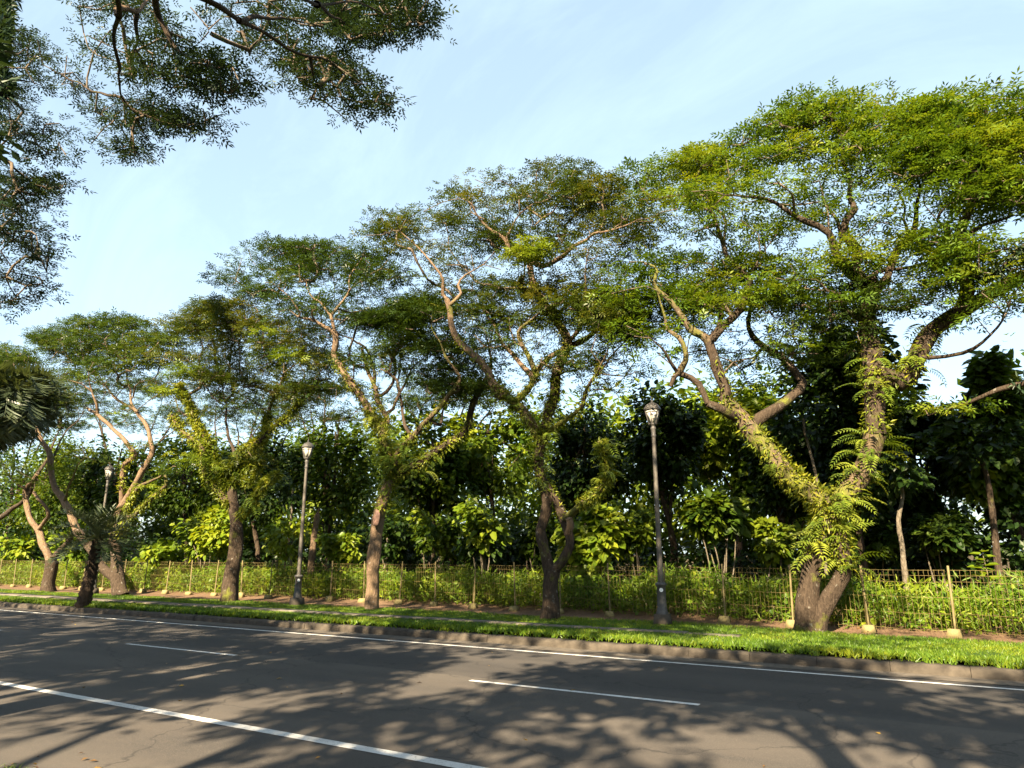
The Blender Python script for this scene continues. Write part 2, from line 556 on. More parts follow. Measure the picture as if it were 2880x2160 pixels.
# ------------------------------------------------------------------ leaf shapes and scattering
def leaf_spray():
    v, f = [], []
    def dia(c, d, L, w, z):
        d = np.array(d) / np.linalg.norm(d)
        n = np.array([-d[1], d[0]])
        c = np.array(c)
        q = len(v)
        v.extend([(*c, z), (*(c + d * L * .5 + n * w), z + .02), (*(c + d * L), z - .07), (*(c + d * L * .5 - n * w), z + .02)])
        f.append((q, q + 1, q + 2, q + 3))
    for x, L in ((.10, .42), (.42, .48)):
        for s in (1, -1):
            dia((x, 0), (.62, s), L, .072, 0)
    dia((.55, 0), (1, .08), .52, .078, -.02)
    return np.array(v), np.array(f)
def leaf_broad():
    v = np.array([(0, 0, 0), (.22, .36, .10), (.68, .27, .03), (1, 0, -.16), (.68, -.27, .03), (.22, -.36, .10)])
    return v, np.array([(0, 3, 2, 1), (0, 5, 4, 3)])
def leaf_blade():
    v = np.array([(0, -.03, 0), (0, .03, 0), (.55, .045, .0), (.55, -.045, 0), (1, 0, -.22)])
    return v, np.array([(0, 3, 2, 1), (3, 4, 2, -1)])
def leaf_small():
    v = np.array([(0, 0, 0), (.45, .26, .05), (1, 0, -.12), (.45, -.26, .05)])
    return v, np.array([(0, 3, 2, -1), (0, 2, 1, -1)])
def leaf_frond(npair=9, wid=.30, droop=.45):
    v, f = [], []
    for k in range(npair):
        t = .12 + .86 * k / npair
        z = .10 * math.sin(t * 3) - droop * t * t
        L = wid * (1 - .75 * abs(t - .35) ** 1.2) * (1 if t < .8 else .7)
        for s in (1, -1):
            q = len(v)
            v.extend([(t, .0, z), (t + .05, s * L * .5, z + .02), (t + .14, s * L, z - .09), (t - .03 + .05, s * L * .55, z - .0)])
            v[q + 3] = (t + .10, s * L * .42, z - .015)
            f.append((q, q + 1, q + 2, q + 3) if s < 0 else (q, q + 3, q + 2, q + 1))
    q = len(v)
    v.extend([(.9, -.03, -droop * .8 + .05), (1.06, 0, -droop), (.9, .03, -droop * .8 + .05), (.0, .012, 0), (.0, -.012, 0), (.5, 0, .10 - droop * .25)])
    f.append((q, q + 1, q + 2, -1)); f.append((q + 3, q + 4, q + 5, -1))
    return np.array(v), np.array(f)
LEAF = {'weed': (np.array([(0, 0, 0), (.4, .085, .03), (1, 0, -.18), (.4, -.085, .03)]), np.array([(0, 3, 2, -1), (0, 2, 1, -1)])), 'spray': leaf_spray(), 'broad': leaf_broad(), 'blade': leaf_blade(), 'small': leaf_small(), 'lance': (np.array([(0, 0, 0), (.4, .14, .03), (1, 0, -.15), (.4, -.14, .03)]), np.array([(0, 3, 2, -1), (0, 2, 1, -1)])), 'frond': leaf_frond()}
def unit(a):
    return a / (np.linalg.norm(a, axis=-1, keepdims=True) + 1e-9)
def scatter(mb, kind, p, d, nrm, size, tint):
    """place a copy of a leaf shape at every p, pointing along d, face towards nrm"""
    T, f = LEAF[kind] if isinstance(kind, str) else kind
    n, k = len(p), len(T)
    if n == 0:
        return
    x = unit(d)
    z = unit(nrm - x * (nrm * x).sum(1, keepdims=True))
    y = np.cross(z, x)
    s = np.asarray(size).reshape(-1, 1, 1)
    V = p[:, None] + s * (T[None, :, 0:1] * x[:, None] + T[None, :, 1:2] * y[:, None] + T[None, :, 2:3] * z[:, None])
    ff = f[None] + np.where(f >= 0, 1, 0)[None] * (np.arange(n) * k)[:, None, None]
    ff = np.where(f[None] >= 0, ff, -1).reshape(-1, f.shape[1])
    mb.add(V.reshape(-1, 3), ff, np.repeat(np.clip(tint, 0, 1), k))
_leaf_cache = {}
def leaf_objects(parent, kind, p, d, nrm, size, mat, name):
    """leaves large enough to be told apart: one object each, sharing a few meshes"""
    x = unit(d)
    z = unit(nrm - x * (nrm * x).sum(1, keepdims=True))
    y = np.cross(z, x)
    inv = Matrix.Translation(-Vector(parent.location))
    for i in range(len(p)):
        key = (kind, mat.name, i % 3)
        if key not in _leaf_cache:
            T, f = LEAF[kind]
            if f.shape[1] == 3:
                f = np.concatenate([f, np.full((len(f), 1), -1)], 1)
            me = mesh_from(name, T, f, False, np.full(len(T), (.38, .55, .75)[i % 3]))
            me.materials.append(mat)
            _leaf_cache[key] = me
        o = bpy.data.objects.new(name, _leaf_cache[key])
        col.objects.link(o)
        o.parent = parent
        o.matrix_parent_inverse = inv
        k = float(size[i])
        o.matrix_basis = Matrix(((x[i][0] * k, y[i][0] * k, z[i][0] * k, p[i][0]), (x[i][1] * k, y[i][1] * k, z[i][1] * k, p[i][1]),
                                 (x[i][2] * k, y[i][2] * k, z[i][2] * k, p[i][2]), (0, 0, 0, 1)))
def rand_dir(n):
    return unit(rng.normal(size=(n, 3)))

# ------------------------------------------------------------------ polygons
def in_poly(p, poly):
    x, y = p[:, 0], p[:, 1]
    ins = np.zeros(len(p), bool)
    j = len(poly) - 1
    for i in range(len(poly)):
        xi, yi = poly[i]; xj, yj = poly[j]
        c = ((yi > y) != (yj > y)) & (x < (xj - xi) * (y - yi) / (yj - yi + 1e-9) + xi)
        ins ^= c
        j = i
    return ins
def edge_dist(p, poly):
    d = np.full(len(p), 1e9)
    for i in range(len(poly)):
        a, b = poly[i - 1], poly[i]
        t = np.clip(((p - a) @ (b - a)) / ((b - a) @ (b - a) + 1e-9), 0, 1)
        d = np.minimum(d, np.linalg.norm(p - (a + t[:, None] * (b - a)), axis=1))
    return d

# ------------------------------------------------------------------ trees
def smooth_path(p, step):
    p = np.asarray(p, float)
    if len(p) < 3:
        n = max(2, int(np.linalg.norm(p[-1] - p[0]) / step) + 1)
        return p[0] + (p[-1] - p[0]) * np.linspace(0, 1, n)[:, None]
    q = np.concatenate([[2 * p[0] - p[1]], p, [2 * p[-1] - p[-2]]])
    o = []
    for i in range(1, len(q) - 2):
        n = max(2, int(np.linalg.norm(q[i + 1] - q[i]) / step))
        t = np.linspace(0, 1, n, endpoint=False)[:, None]
        o.append(.5 * (2 * q[i] + (q[i + 1] - q[i - 1]) * t + (2 * q[i - 1] - 5 * q[i] + 4 * q[i + 1] - q[i + 2]) * t * t
                       + (-q[i - 1] + 3 * q[i] - 3 * q[i + 1] + q[i + 2]) * t ** 3))
    o.append(p[-1:])
    return np.concatenate(o)

class Tree:
    def __init__(self, name, base, label, cat='tree', group=None):
        self.base = np.array(base, float)
        self.root = thing(name, base, label, cat, group)
        self.limbs = []                        # (points, radii)
        self.tips = []
        self.P = np.zeros((0, 3)); self.D = np.zeros((0, 3)); self.R = np.zeros(0)
    def limb(self, P, r0, r1, mat, name='limb', flare=0., sides=10, wig=.03, power=1.0):
        L = np.linalg.norm(np.diff(P, axis=0), axis=1).sum()
        q = smooth_path(P, max(.10, min(.22, L / 6)))
        n = len(q)
        s = np.linspace(0, 1, n)
        ph = rng.uniform(0, 6.28, 6)
        w = np.stack([np.sin(s * L * k + ph[i]) for i, k in enumerate((2.1, 2.6, 1.7))], 1) + .5 * np.stack([np.sin(s * L * k + ph[i + 3]) for i, k in enumerate((5.3, 4.7, 6.1))], 1)
        q = q + w * wig * np.clip(s * L * 2, 0, 1)[:, None]
        if r1 < .05:
            r1 *= .38
            self.tips.append(P[-1])
        r = r0 + (r1 - r0) * s ** power
        if flare:
            h = q[:, 2] - q[0, 2]
            r = r * (1 + flare * np.exp(-h / .22))
        b = MB()
        b.tube(q, r, sides + 2, .14, int(rng.integers(1e6)))
        o = b.build(name, mat, self.root, True)
        self.limbs.append((q, r))
        t = np.gradient(q, axis=0)
        self.P = np.concatenate([self.P, q]); self.D = np.concatenate([self.D, unit(t)]); self.R = np.concatenate([self.R, r])
        return o
    def traced(self, fr, s, r0, r1, dy1, mat, name='limb', y0=None, **kw):
        """limb whose course was read off the photograph; dy1 is how far its end stands behind or before the trunk"""
        uv = pts(fr, s)
        yb = self.base[1]
        if y0 is None and len(self.P):
            uvn = project(self.P)
            i = int(np.argmin(np.linalg.norm(uvn - uv[0], axis=1)))
            start = self.P[i]
            dy0 = start[1] - yb
            seg = np.concatenate([[0], np.cumsum(np.linalg.norm(np.diff(np.concatenate([uvn[i:i + 1], uv]), axis=0), axis=1))])
            t = seg[1:] / seg[-1]
            Y = yb + dy0 + (dy1 - dy0) * t
            P = at_y(uv, Y)
            if np.linalg.norm(P[0] - start) > .12:
                P = np.concatenate([start[None], P])
            else:
                P[0] = start
        else:
            dy0 = y0 or 0.
            seg = np.concatenate([[0], np.cumsum(np.linalg.norm(np.diff(uv, axis=0), axis=1))])
            Y = yb + dy0 + (dy1 - dy0) * seg / seg[-1]
            P = at_y(uv, Y)
            P[0, 2] = min(P[0, 2], Z0 - .06)
        return self.limb(P, r0, r1, mat, name, **kw)
    def grow(self, targets, mat, zmin=2.2, rmax_start=.3, tip=.0115, rmax=.09):
        """fine branches from the limbs to every target point"""
        ok = (self.P[:, 2] > zmin) & (self.R < rmax_start)
        cap = len(targets) * 14 + ok.sum() + 10
        P = np.zeros((cap, 3)); Dr = np.zeros((cap, 3)); par = np.full(cap, -1); n = int(ok.sum())
        P[:n] = self.P[ok]; Dr[:n] = self.D[ok]
        nroot = n
        d0 = np.array([np.linalg.norm(P[:n] - t, axis=1).min() for t in targets])
        for ti in np.argsort(d0):
            t = targets[ti]
            v = t - P[:n]
            d = np.linalg.norm(v, axis=1)
            cosv = (v * Dr[:n]).sum(1) / (d + 1e-6)
            cost = d * (1.35 - .45 * cosv) + np.where(np.arange(n) < nroot, 0, .05) + .35 * np.maximum(0, -v[:, 2])
            i = int(np.argmin(cost))
            a, L, dr = P[i].copy(), d[i], Dr[i]
            k = max(1, min(12, int(L / .30)))
            side = rng.normal(size=3) * .10 * L
            c1 = a + (dr * .6 + unit(v[i]) * .4) * L * .4 + side
            prev = i
            for s in range(1, k + 1):
                u = s / k
                q = (1 - u) ** 2 * a + 2 * u * (1 - u) * c1 + u * u * t
                if s < k:
                    q = q + rng.normal(size=3) * .035
                P[n] = q
                Dr[n] = unit(q - P[prev])
                par[n] = prev
                prev = n
                n += 1
        P, Dr, par = P[:n], Dr[:n], par[:n]
        acc = np.zeros(n)
        tips = np.ones(n, bool)
        tips[par[par >= 0]] = False
        acc[tips] = tip ** 1.95
        for i in range(n - 1, nroot - 1, -1):
            if par[i] >= 0:
                acc[par[i]] += acc[i]
        r = np.minimum(acc ** (1 / 1.95), rmax)
        e = np.arange(nroot, n)
        a, b_ = P[par[e]], P[e]
        ra = np.where(par[e] < nroot, r[e] * 1.1, r[par[e]]); rb = r[e]
        t = unit(b_ - a)
        h = np.where(np.abs(t[:, 2:3]) < .8, np.array([[0, 0, 1.]]), np.array([[1., 0, 0]]))
        u = unit(np.cross(t, h)); w = np.cross(t, u)
        V = []
        for base, rr in ((a - t * rb[:, None] * .3, ra), (b_ + t * rb[:, None] * .3, rb)):
            for cu, cw in ((1, 0), (0, 1), (-1, 0), (0, -1)):
                V.append(base + rr[:, None] * (u * cu + w * cw))
        V = np.stack(V, 1).reshape(-1, 3)
        q = np.array([(0, 1, 5, 4), (1, 2, 6, 5), (2, 3, 7, 6), (3, 0, 4, 7)])
        fa = (q[None] + (np.arange(len(e)) * 8)[:, None, None]).reshape(-1, 4)
        mb = MB()
        mb.add(V, fa)
        o = mb.build('twigs', mat, self.root, True)
        o['kind'] = 'stuff'
        return o
    def pads(self, polys, n, depth, front=1.0, top_bias=.35, band=150., ybase=None, clump=1.0):
        """foliage pad centres filling the crown: outline from the photograph, its own depth"""
        yb = self.base[1] if ybase is None else ybase
        C = []
        area = [abs(np.sum(p[:, 0] * np.roll(p[:, 1], 1) - p[:, 1] * np.roll(p[:, 0], 1))) for p in polys]
        for poly, ar in zip(polys, area):
            m_ = int(n * ar / sum(area)) + 1
            lo, hi = poly.min(0), poly.max(0)
            c = rng.uniform(lo, hi, (m_ * 14, 2))
            c = c[in_poly(c, poly)]
            bins = np.clip(((c[:, 0] - lo[0]) / (hi[0] - lo[0]) * 30).astype(int), 0, 29)
            top = np.array([c[bins == b][:, 1].min() if (bins == b).any() else lo[1] for b in range(30)])
            dt = c[:, 1] - top[bins]
            pr = np.where(dt < band, 1.0, top_bias)
            c = c[rng.random(len(c)) < pr][:m_]
            ns = max(4, len(c) // 5)
            k_ = rng.integers(0, ns, len(c))
            c = np.where((rng.random(len(c)) < .82)[:, None], c[k_] + rng.normal(0, 1, c.shape) * np.array([34., 7.]) * clump, c)
            c = c[in_poly(c, poly)]
            ed = edge_dist(c, poly)
            dd = depth * np.sqrt(np.clip(ed / 190., .10, 1))
            dy = rng.uniform(-1, 1, len(c)) * dd
            dy = np.where(dy < 0, dy * front, dy)
            C.append(at_y(c, yb + dy))
        tp_ = [q for q in self.tips if q[2] > 4.2]
        self.tips = []
        if tp_:
            tp_ = np.repeat(np.array(tp_), 4, 0)
            C.append(tp_ + rng.normal(0, 1, tp_.shape) * np.array([.38, .3, .16]) + np.array([0, 0, .12]))
        return np.concatenate(C)
    def foliage(self, C, mat, per=26, rad=.55, size=.27, name='crown', flat=.13, kind='spray', tint0=.5, spread=.2):
        n = len(C)
        R_ = rad * rng.uniform(.65, 1.25, n)
        k = np.repeat(np.arange(n), per)
        a = rng.uniform(0, 2 * math.pi, n * per)
        rr = np.sqrt(rng.random(n * per)) * R_[k]
        off = np.stack([np.cos(a) * rr, np.sin(a) * rr, rng.normal(0, flat, n * per) * R_[k] * .6 + (.25 * R_[k] - rr * .35)], 1)
        p = C[k] + off
        d = np.stack([np.cos(a), np.sin(a), np.zeros_like(a)], 1) + rng.normal(0, .45, (n * per, 3)) * np.array([1, 1, .8])
        nr = np.array([0, 0, 1.]) + rng.normal(0, .42, (n * per, 3))
        tp = tint0 + rng.normal(0, spread * .6, n)
        tint = tp[k] + rng.normal(0, spread * .6, n * per)
        mb = MB()
        scatter(mb, kind, p, d, nr, size * rng.uniform(.7, 1.25, n * per), tint)
        o = mb.build(name, mat, self.root)
        return o
    def creeper(self, specs, mat, size=.10, name='creeper', kind='small'):
        mb = MB()
        for li, t0, t1, dens in specs:
            q, r = self.limbs[li]
            i0, i1 = int(t0 * (len(q) - 1)), max(int(t1 * (len(q) - 1)), int(t0 * (len(q) - 1)) + 1)
            L = np.linalg.norm(np.diff(q[i0:i1 + 1], axis=0), axis=1).sum()
            n = int(L * dens)
            s = rng.uniform(i0, i1, n)
            i = np.clip(s.astype(int), 0, len(q) - 2)
            fpart = (s - i)[:, None]
            c = q[i] * (1 - fpart) + q[i + 1] * fpart
            t = unit(q[i + 1] - q[i])
            o = rand_dir(n)
            o = unit(o - t * (o * t).sum(1, keepdims=True))
            p = c + o * (r[i][:, None] * rng.uniform(.85, 1.15, (n, 1)) + rng.exponential(.025, (n, 1)))
            d = o * .7 + rng.normal(0, .5, (n, 3)) + np.array([0, 0, -.25])
            nr = o + np.array([0, 0, .7]) + rng.normal(0, .35, (n, 3))
            scatter(mb, kind, p, d, nr, size * rng.uniform(.6, 1.4, n), .5 + rng.normal(0, .22, n))
        o = mb.build(name, mat, self.root)
        o['kind'] = 'stuff'
        return o
    def ferns(self, fr, s, n, size, mat, spread=.25, name='fern', single=False):
        """clumps of fern growing on the bark at traced places"""
        uvn = project(self.P)
        for c in pts(fr, s):
            i = int(np.argmin(np.linalg.norm(uvn - c, axis=1)))
            mb = MB()
            a = rng.uniform(0, 6.283, n)
            d = np.stack([np.cos(a), np.sin(a) - .35, rng.uniform(-.55, .6, n)], 1)
            p = self.P[i] + unit(d) * self.R[i] * .7 + rng.normal(0, spread, (n, 3)) * np.array([.6, .4, 1]) * .5
            if single:
                leaf_objects(self.root, 'frond', p, d, np.array([0, 0, 1.]) + rng.normal(0, .25, (n, 3)), size * rng.uniform(.6, 1.2, n), mat, 'fern_frond')
                continue
            scatter(mb, 'frond', p, d, np.array([0, 0, 1.]) + rng.normal(0, .25, (n, 3)), size * rng.uniform(.6, 1.2, n), .5 + rng.normal(0, .2, n))
            mb.build(name, mat, self.root)["kind"] = "stuff"

# ------------------------------------------------------------------ the avenue trees across the road
AVENUE = 'tall trees in a row on the far verge'
def gbase(fr, s):
    return on_ground(pts(fr, s))

# tree at the right third: two stems joining under ferns, very large crown
t = Tree('roadside_tree', gbase('D', '535,1302'), 'thick twin-stemmed tree wrapped in bright ferns, rightmost trunk in front of the fence', 'tree', AVENUE)
BK, BM, BD = M['bark'], M['bark_moss'], M['bark_dark']
t.traced('D', '520,1305 525,1200 533,1080 545,960 580,830 610,720 625,640', .24, .19, .05, BD, 'trunk', y0=0., flare=.35, sides=16)
t.traced('D', '575,1300 600,1210 640,1110 695,1000 708,900 690,780 650,690', .15, .15, .10, BD, 'trunk', y0=-.1, flare=.3, sides=14)
t.traced('D', '620,660 590,590 500,510 400,430 310,330 200,200 120,120 70,60', .21, .16, -.3, BM, sides=14)             # 2 left limb
t.traced('Q', '800,1650 770,1560 740,1440 700,1330', .13, .10, -.5, BD)                                             # 3
t.traced('Q', '690,1340 650,1280 580,1230 520,1160 440,1050 380,1000 335,950 345,880 320,840 240,800', .10, .04, -1.3, BM)
t.traced('Q', '700,1320 760,1270 850,1170 940,1060 972,960 960,890 870,820 800,740', .105, .05, .3, BD)
t.traced('Q', '760,1220 790,1080 812,1000 770,900 830,840 900,780', .07, .035, 1.2, BD)
t.traced('D', '160,160 90,120 30,90 -20,60', .10, .08, -1.0, BD)                                                    # limb to the left
t.traced('Q', '620,1610 520,1550 470,1560 440,1620', .07, .051, -1.2, BD)
t.traced('Q', '490,1540 545,1450 548,1380 500,1300 420,1240 400,1170 360,1080 340,1000', .075, .03, -1.8, BM)
t.traced('Q', '480,1530 420,1450 380,1380 320,1310', .045, .02, -2.0, BD)
t.traced('Q', '1290,1659 1285,1540 1200,1430 1080,1370 985,1290 945,1200 985,1080 1045,970 1030,890 930,820', .13, .045, 1.6, BD)
t.traced('Q', '1040,1390 985,1480 930,1510 955,1600', .05, .02, 1.2, BD)
t.traced('D', '660,680 700,620 740,540 800,450 850,340 880,230', .22, .20, .3, BM, sides=14)                        # 13 right limb
t.traced('P', '870,1750 860,1600 850,1400 830,1250 850,1100 840,1010', .21, .16, .4, BD, sides=14)                  # 14 central column
t.traced('P', '830,1050 760,950 765,860 710,780 722,700 768,640 742,560 740,480 690,390 690,260 640,180 600,110', .12, .03, -.4, BD)
t.traced('P', '830,1050 700,950 650,850 620,770 500,700 400,640 300,590 180,570 60,560', .11, .035, -1.8, BD)
t.traced('P', '850,1080 930,1000 980,860 1060,790 1092,680 1100,590 1110,500 1080,420', .10, .04, .8, BD)
t.traced('P', '880,970 1000,955 1100,940 1200,920 1290,915', .05, .04, 1.3, BD)
t.traced('P', '870,1500 1000,1560 1090,1400 1190,1260 1350,1170 1500,1080 1660,1000 1800,960', .20, .13, .9, BD, sides=14)  # 19 big right limb
t.traced('P', '1300,1210 1350,1080 1340,920 1330,780 1370,640 1400,550 1440,460', .15, .05, -.3, BD)
t.traced('P', '1335,900 1285,860 1268,760 1210,700 1235,640 1300,590', .06, .025, -1.0, BD)
t.traced('P', '1340,800 1400,750 1460,725 1560,690 1640,670', .06, .03, 1.4, BD)
t.traced('P', '1150,1425 1330,1390 1450,1340 1530,1270 1552,1200 1500,1140', .05, .02, -.6, BD)
t.traced('P', '850,1180 900,1170 1000,1170 1090,1150 1060,1080 960,1020', .06, .03, 1.5, BD)
t.traced('P', '830,1240 740,1190 690,1160 680,1080 620,1060 560,1010 430,1020', .06, .018, -1.2, BD)
t.traced('P', '700,950 640,900 680,800 670,700 600,590 610,480 640,420', .06, .025, .9, BD)
t.traced('P', '440,660 440,600 430,550 380,520', .04, .02, -1.9, BK)
t.traced('P', '1000,840 1040,770 1010,700 1030,620 1000,540', .05, .025, 1.9, BD)
C = t.pads([pts('v', '1345,392 1400,350 1560,315 1590,290 1660,262 1742,218 1800,228 1885,215 1935,245 2080,250 2240,330 2300,560 2240,680 2120,640 2040,650 1960,560 1880,600 1860,680 1790,690 1720,660 1700,560 1620,520 1560,560 1480,560 1400,500 1350,450'),
            pts('v', '1370,560 1440,540 1520,560 1640,560 1720,640 1780,690 1740,740 1660,790 1560,790 1500,740 1430,700 1390,650')],
           520, 3.6, front=.3, top_bias=.38, band=150)
Cx = t.pads([pts('v', '1400,560 1700,560 1800,640 1900,560 2100,600 2212,640 2212,720 2120,700 2000,660 1900,700 1800,800 1700,830 1600,800 1480,800 1400,720')], 225, 3.4, front=.12, top_bias=1, clump=1.4)
t.grow(np.concatenate([C, Cx]), M['twig'])
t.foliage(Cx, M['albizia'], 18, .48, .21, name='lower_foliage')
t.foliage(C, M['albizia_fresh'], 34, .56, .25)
t.creeper([(0, .62, 1, 900), (1, .60, 1, 900), (2, 0, .55, 750), (2, .55, 1, 350), (13, 0, .7, 330), (14, 0, .8, 240), (19, .1, .8, 200), (3, 0, .8, 120)], M['creeper'], .110, kind='lance')
t.ferns('D', '560,800 520,780 600,840 640,620 700,620 720,760 690,560 590,700 820,300 900,360 760,430 690,900', 8, .54, M['fern'], single=True)
t.ferns('D', '930,300 1000,350 980,480 420,330', 4, .5, M['fern'], single=True)
t.ferns('P', '860,1400 830,1500 900,1450 960,1560 880,1350 1040,1450 1100,1380 1000,1620 1180,1270 840,1620 920,1600', 5, .5, M['fern'], single=True)
RIGHT = t

# second from the right: stem splits low and closes again, dark trunk
t = Tree('roadside_tree', gbase('C', '545,1537'), 'dark tree whose low fork leaves a keyhole gap, left of the nearest lamp', 'tree', AVENUE)
t.traced('C', '545,1537 553,1450 560,1340 568,1260', .20, .18, 0, BD, 'trunk', y0=0., flare=.35, sides=16)
t.traced('C', '560,1290 530,1180 505,1080 500,1010 530,900 532,800 490,640 500,500 540,350 570,250 600,100', .14, .12, .3, BD, 'trunk', sides=14)
t.traced('C', '575,1260 620,1200 662,1110 650,1010 605,900 565,820 535,740', .125, .10, .25, BD, sides=12)
t.traced('C', '655,1040 672,990 665,950', .10, .085, -.1, BK)
t.traced('C', '620,930 740,880 830,810 885,700 860,560 840,500', .11, .05, -.9, BM)
t.traced('R', '757,1418 790,1300 820,1220 770,1130 720,1040 660,950 615,870 600,810', .13, .10, .1, BM, sides=12)   # 5
t.traced('R', '600,850 540,870 505,810 520,770', .085, .07, -.5, BM)
t.traced('R', '600,810 570,750 565,680 660,712 740,680 810,640 860,570 940,530 990,480 1100,460 1240,430 1300,400', .09, .025, -1.0, BK)
t.traced('R', '565,690 490,630 420,580 400,530 320,470 270,430 210,360 190,300 130,260', .08, .022, -1.6, BK)
t.traced('R', '410,520 450,440 500,370 600,290', .04, .018, -.6, BK)
t.traced('R', '560,690 600,560 690,520 800,510', .045, .02, .8, BK)
t.traced('R', '820,1250 860,1240 950,1190 1050,1100 1072,1020 1010,960 920,930 830,880', .09, .025, 1.0, BD)
t.traced('R', '1060,1060 1040,980 1010,900 1030,800 1060,730', .045, .02, 1.6, BK)
t.traced('R', '820,1205 900,1140 930,1020 940,900 930,750 960,600', .06, .022, -.8, BK)
t.traced('C', '505,480 440,390 380,310 300,240 220,160', .13, .11, -.5, BM)                                      # 14 left limb foot
t.traced('R', '370,1580 310,1500 290,1410 220,1320 150,1260 80,1180 40,1080 30,1000 5,920', .11, .07, -1.1, BK)
t.traced('S', '1350,630 1320,580 1280,530 1300,440 1250,350 1100,200 1000,120', .06, .02, -1.9, BK)
t.traced('S', '1350,620 1365,595 1412,540 1400,480 1450,410 1560,330 1650,230', .055, .02, -.4, BK)
t.traced('R', '480,1640 560,1530 590,1470 610,1390 690,1310 790,1270', .09, .06, .2, BM)
t.traced('R', '590,1470 580,1440 500,1350 420,1260 380,1200 340,1110 270,1000 180,850', .085, .03, .9, BK)
t.traced('R', '600,1430 560,1300 500,1180 510,1110 590,1050 640,1010 700,960', .075, .03, -.7, BM)
t.traced('C', '560,430 640,370 740,300 760,200 830,100 870,20 900,-60', .08, .03, -1.2, BM)
t.traced('R', '1000,1440 1100,1340 1180,1240 1260,1160', .04, .018, .6, BD)
t.traced('R', '340,1120 420,1060 520,1080', .04, .02, 1.6, BD)
t.traced('R', '270,1000 340,950 420,900 500,880', .035, .018, 1.8, BD)
C = t.pads([pts('v', '790,462 850,447 920,465 965,470 962,410 1040,382 1110,372 1195,352 1280,378 1345,395 1400,470 1400,560 1330,600 1200,610 1050,600 950,640 900,600 830,540'),
            pts('v', '900,600 1000,590 1200,600 1340,590 1380,640 1412,720 1400,760 1300,800 1230,830 1160,760 1040,740 960,700')],
           430, 3.2, front=.3, top_bias=.4, band=140)
Cx = t.pads([pts('v', '960,640 1100,600 1330,620 1400,700 1400,800 1330,850 1200,860 1080,800 980,760')], 195, 3.4, front=.12, top_bias=1, clump=1.4)
t.grow(np.concatenate([C, Cx]), M['twig'])
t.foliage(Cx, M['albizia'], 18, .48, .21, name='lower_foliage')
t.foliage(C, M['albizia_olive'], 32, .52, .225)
K = np.concatenate([at_y(pts('R', '560,600 610,590 520,640 640,620 580,560 600,660 480,660'), t.base[1] - 1.1)])
t.foliage(K, M['fern'], 40, .38, .26, name='leafy_clump')
t.creeper([(1, .45, 1, 420), (5, 0, 1, 260), (4, .35, 1, 900), (14, 0, 1, 420), (15, 0, .7, 160), (18, 0, .8, 240), (21, 0, .8, 160), (2, .6, 1, 150)], M['creeper'], 0.109, kind='lance')
t.ferns('C', '500,500 560,420 530,260 570,180 480,620 500,720 420,380', 8, .50, M['fern'])
t.ferns('C', '870,600 890,700 850,540', 9, .42, M['fern'])
t.ferns('C', '330,270 280,230', 8, .42, M['fern'])

# third from the right: pale trunk with a healed cut
t = Tree('roadside_tree', gbase('B', '845,1482'), 'tree with pale reddish sunlit trunk and an oval pruning scar', 'tree', AVENUE)
t.traced('B', '845,1482 846,1400 850,1250 855,1100 868,980 912,850 945,770 968,700', .19, .15, 0, BK, 'trunk', y0=0., flare=.22, sides=16)
scar = at_y(pts('B', '866,945'), t.base[1] - .20)[0]
b = MB()
a = np.arange(16) * 2 * math.pi / 16
nr_ = unit(np.array([-.45, -1.0, .12])); ux = unit(np.cross(nr_, [0, 0, 1.])); uz = np.cross(ux, nr_)
ring = lambda w, h, o: scar + nr_ * o + (np.cos(a) * w)[:, None] * ux + (np.sin(a) * h)[:, None] * uz
b.add(np.concatenate([ring(.10, .24, -.06), ring(.10, .24, .035), ring(.075, .19, .045), ring(.05, .14, .02), (scar + nr_ * .015)[None]]),
      [(r * 16 + k, r * 16 + (k + 1) % 16, (r + 1) * 16 + (k + 1) % 16, (r + 1) * 16 + k) for r in range(3) for k in range(16)])
b.add(np.concatenate([ring(.05, .14, .02), (scar + nr_ * .012)[None]]), [(k, (k + 1) % 16, 16) for k in range(16)])
b.build('pruning_scar', M['cut_wood'], t.root, True)['label'] = 'oval pruning scar of bare pinkish wood'
t.traced('B', '960,720 940,600 900,450 840,330', .15, .12, -.4, BM, sides=12)                                  # 1
t.traced('S', '815,1325 700,1170 640,1070 575,975 572,920 582,850 570,790', .115, .085, -.9, BK, sides=12)        # 2
t.traced('S', '565,800 470,740 410,710 330,690 260,640', .07, .03, -1.6, BK)
t.traced('S', '572,790 540,690 480,600 430,560 400,490 388,455', .055, .025, -.8, BK)
t.traced('S', '550,700 620,590 670,510 680,420 760,280', .045, .018, -.3, BK)
t.traced('S', '340,670 280,570 230,520 150,450', .035, .015, -2.2, BK)
t.traced('S', '430,710 425,680 442,640', .035, .03, -1.7, BK)
t.traced('B', '975,650 1000,560 1050,500 1140,400 1240,290 1330,200', .085, .065, -.5, BM)
t.traced('S', '1330,1190 1400,1100 1385,1040 1320,960 1280,860 1220,780 1210,690', .06, .02, -.9, BM)
t.traced('B', '990,690 1070,655 1180,600 1280,520 1390,420 1420,290 1500,170', .12, .09, .7, BD, sides=12)       # 10
t.traced('S', '1570,1160 1600,1050 1620,950 1580,800', .07, .03, 1.3, BD)
t.traced('S', '920,1400 890,1300 860,1200 810,1100 770,1000 760,900', .09, .05, .8, BM)                             # 12
t.traced('S', '835,1150 825,1000 795,920 740,870 600,800 500,780', .06, .02, 1.5, BD)
t.traced('S', '880,1220 940,1160 985,1080 970,950 950,880 860,720', .06, .02, 1.9, BD)
t.traced('S', '960,1300 1000,1190 1080,1040 1170,970 1250,880', .055, .02, .9, BD)
t.traced('S', '1040,1420 1020,1250 990,1150 1010,1000 1000,800', .055, .02, 2.2, BD)
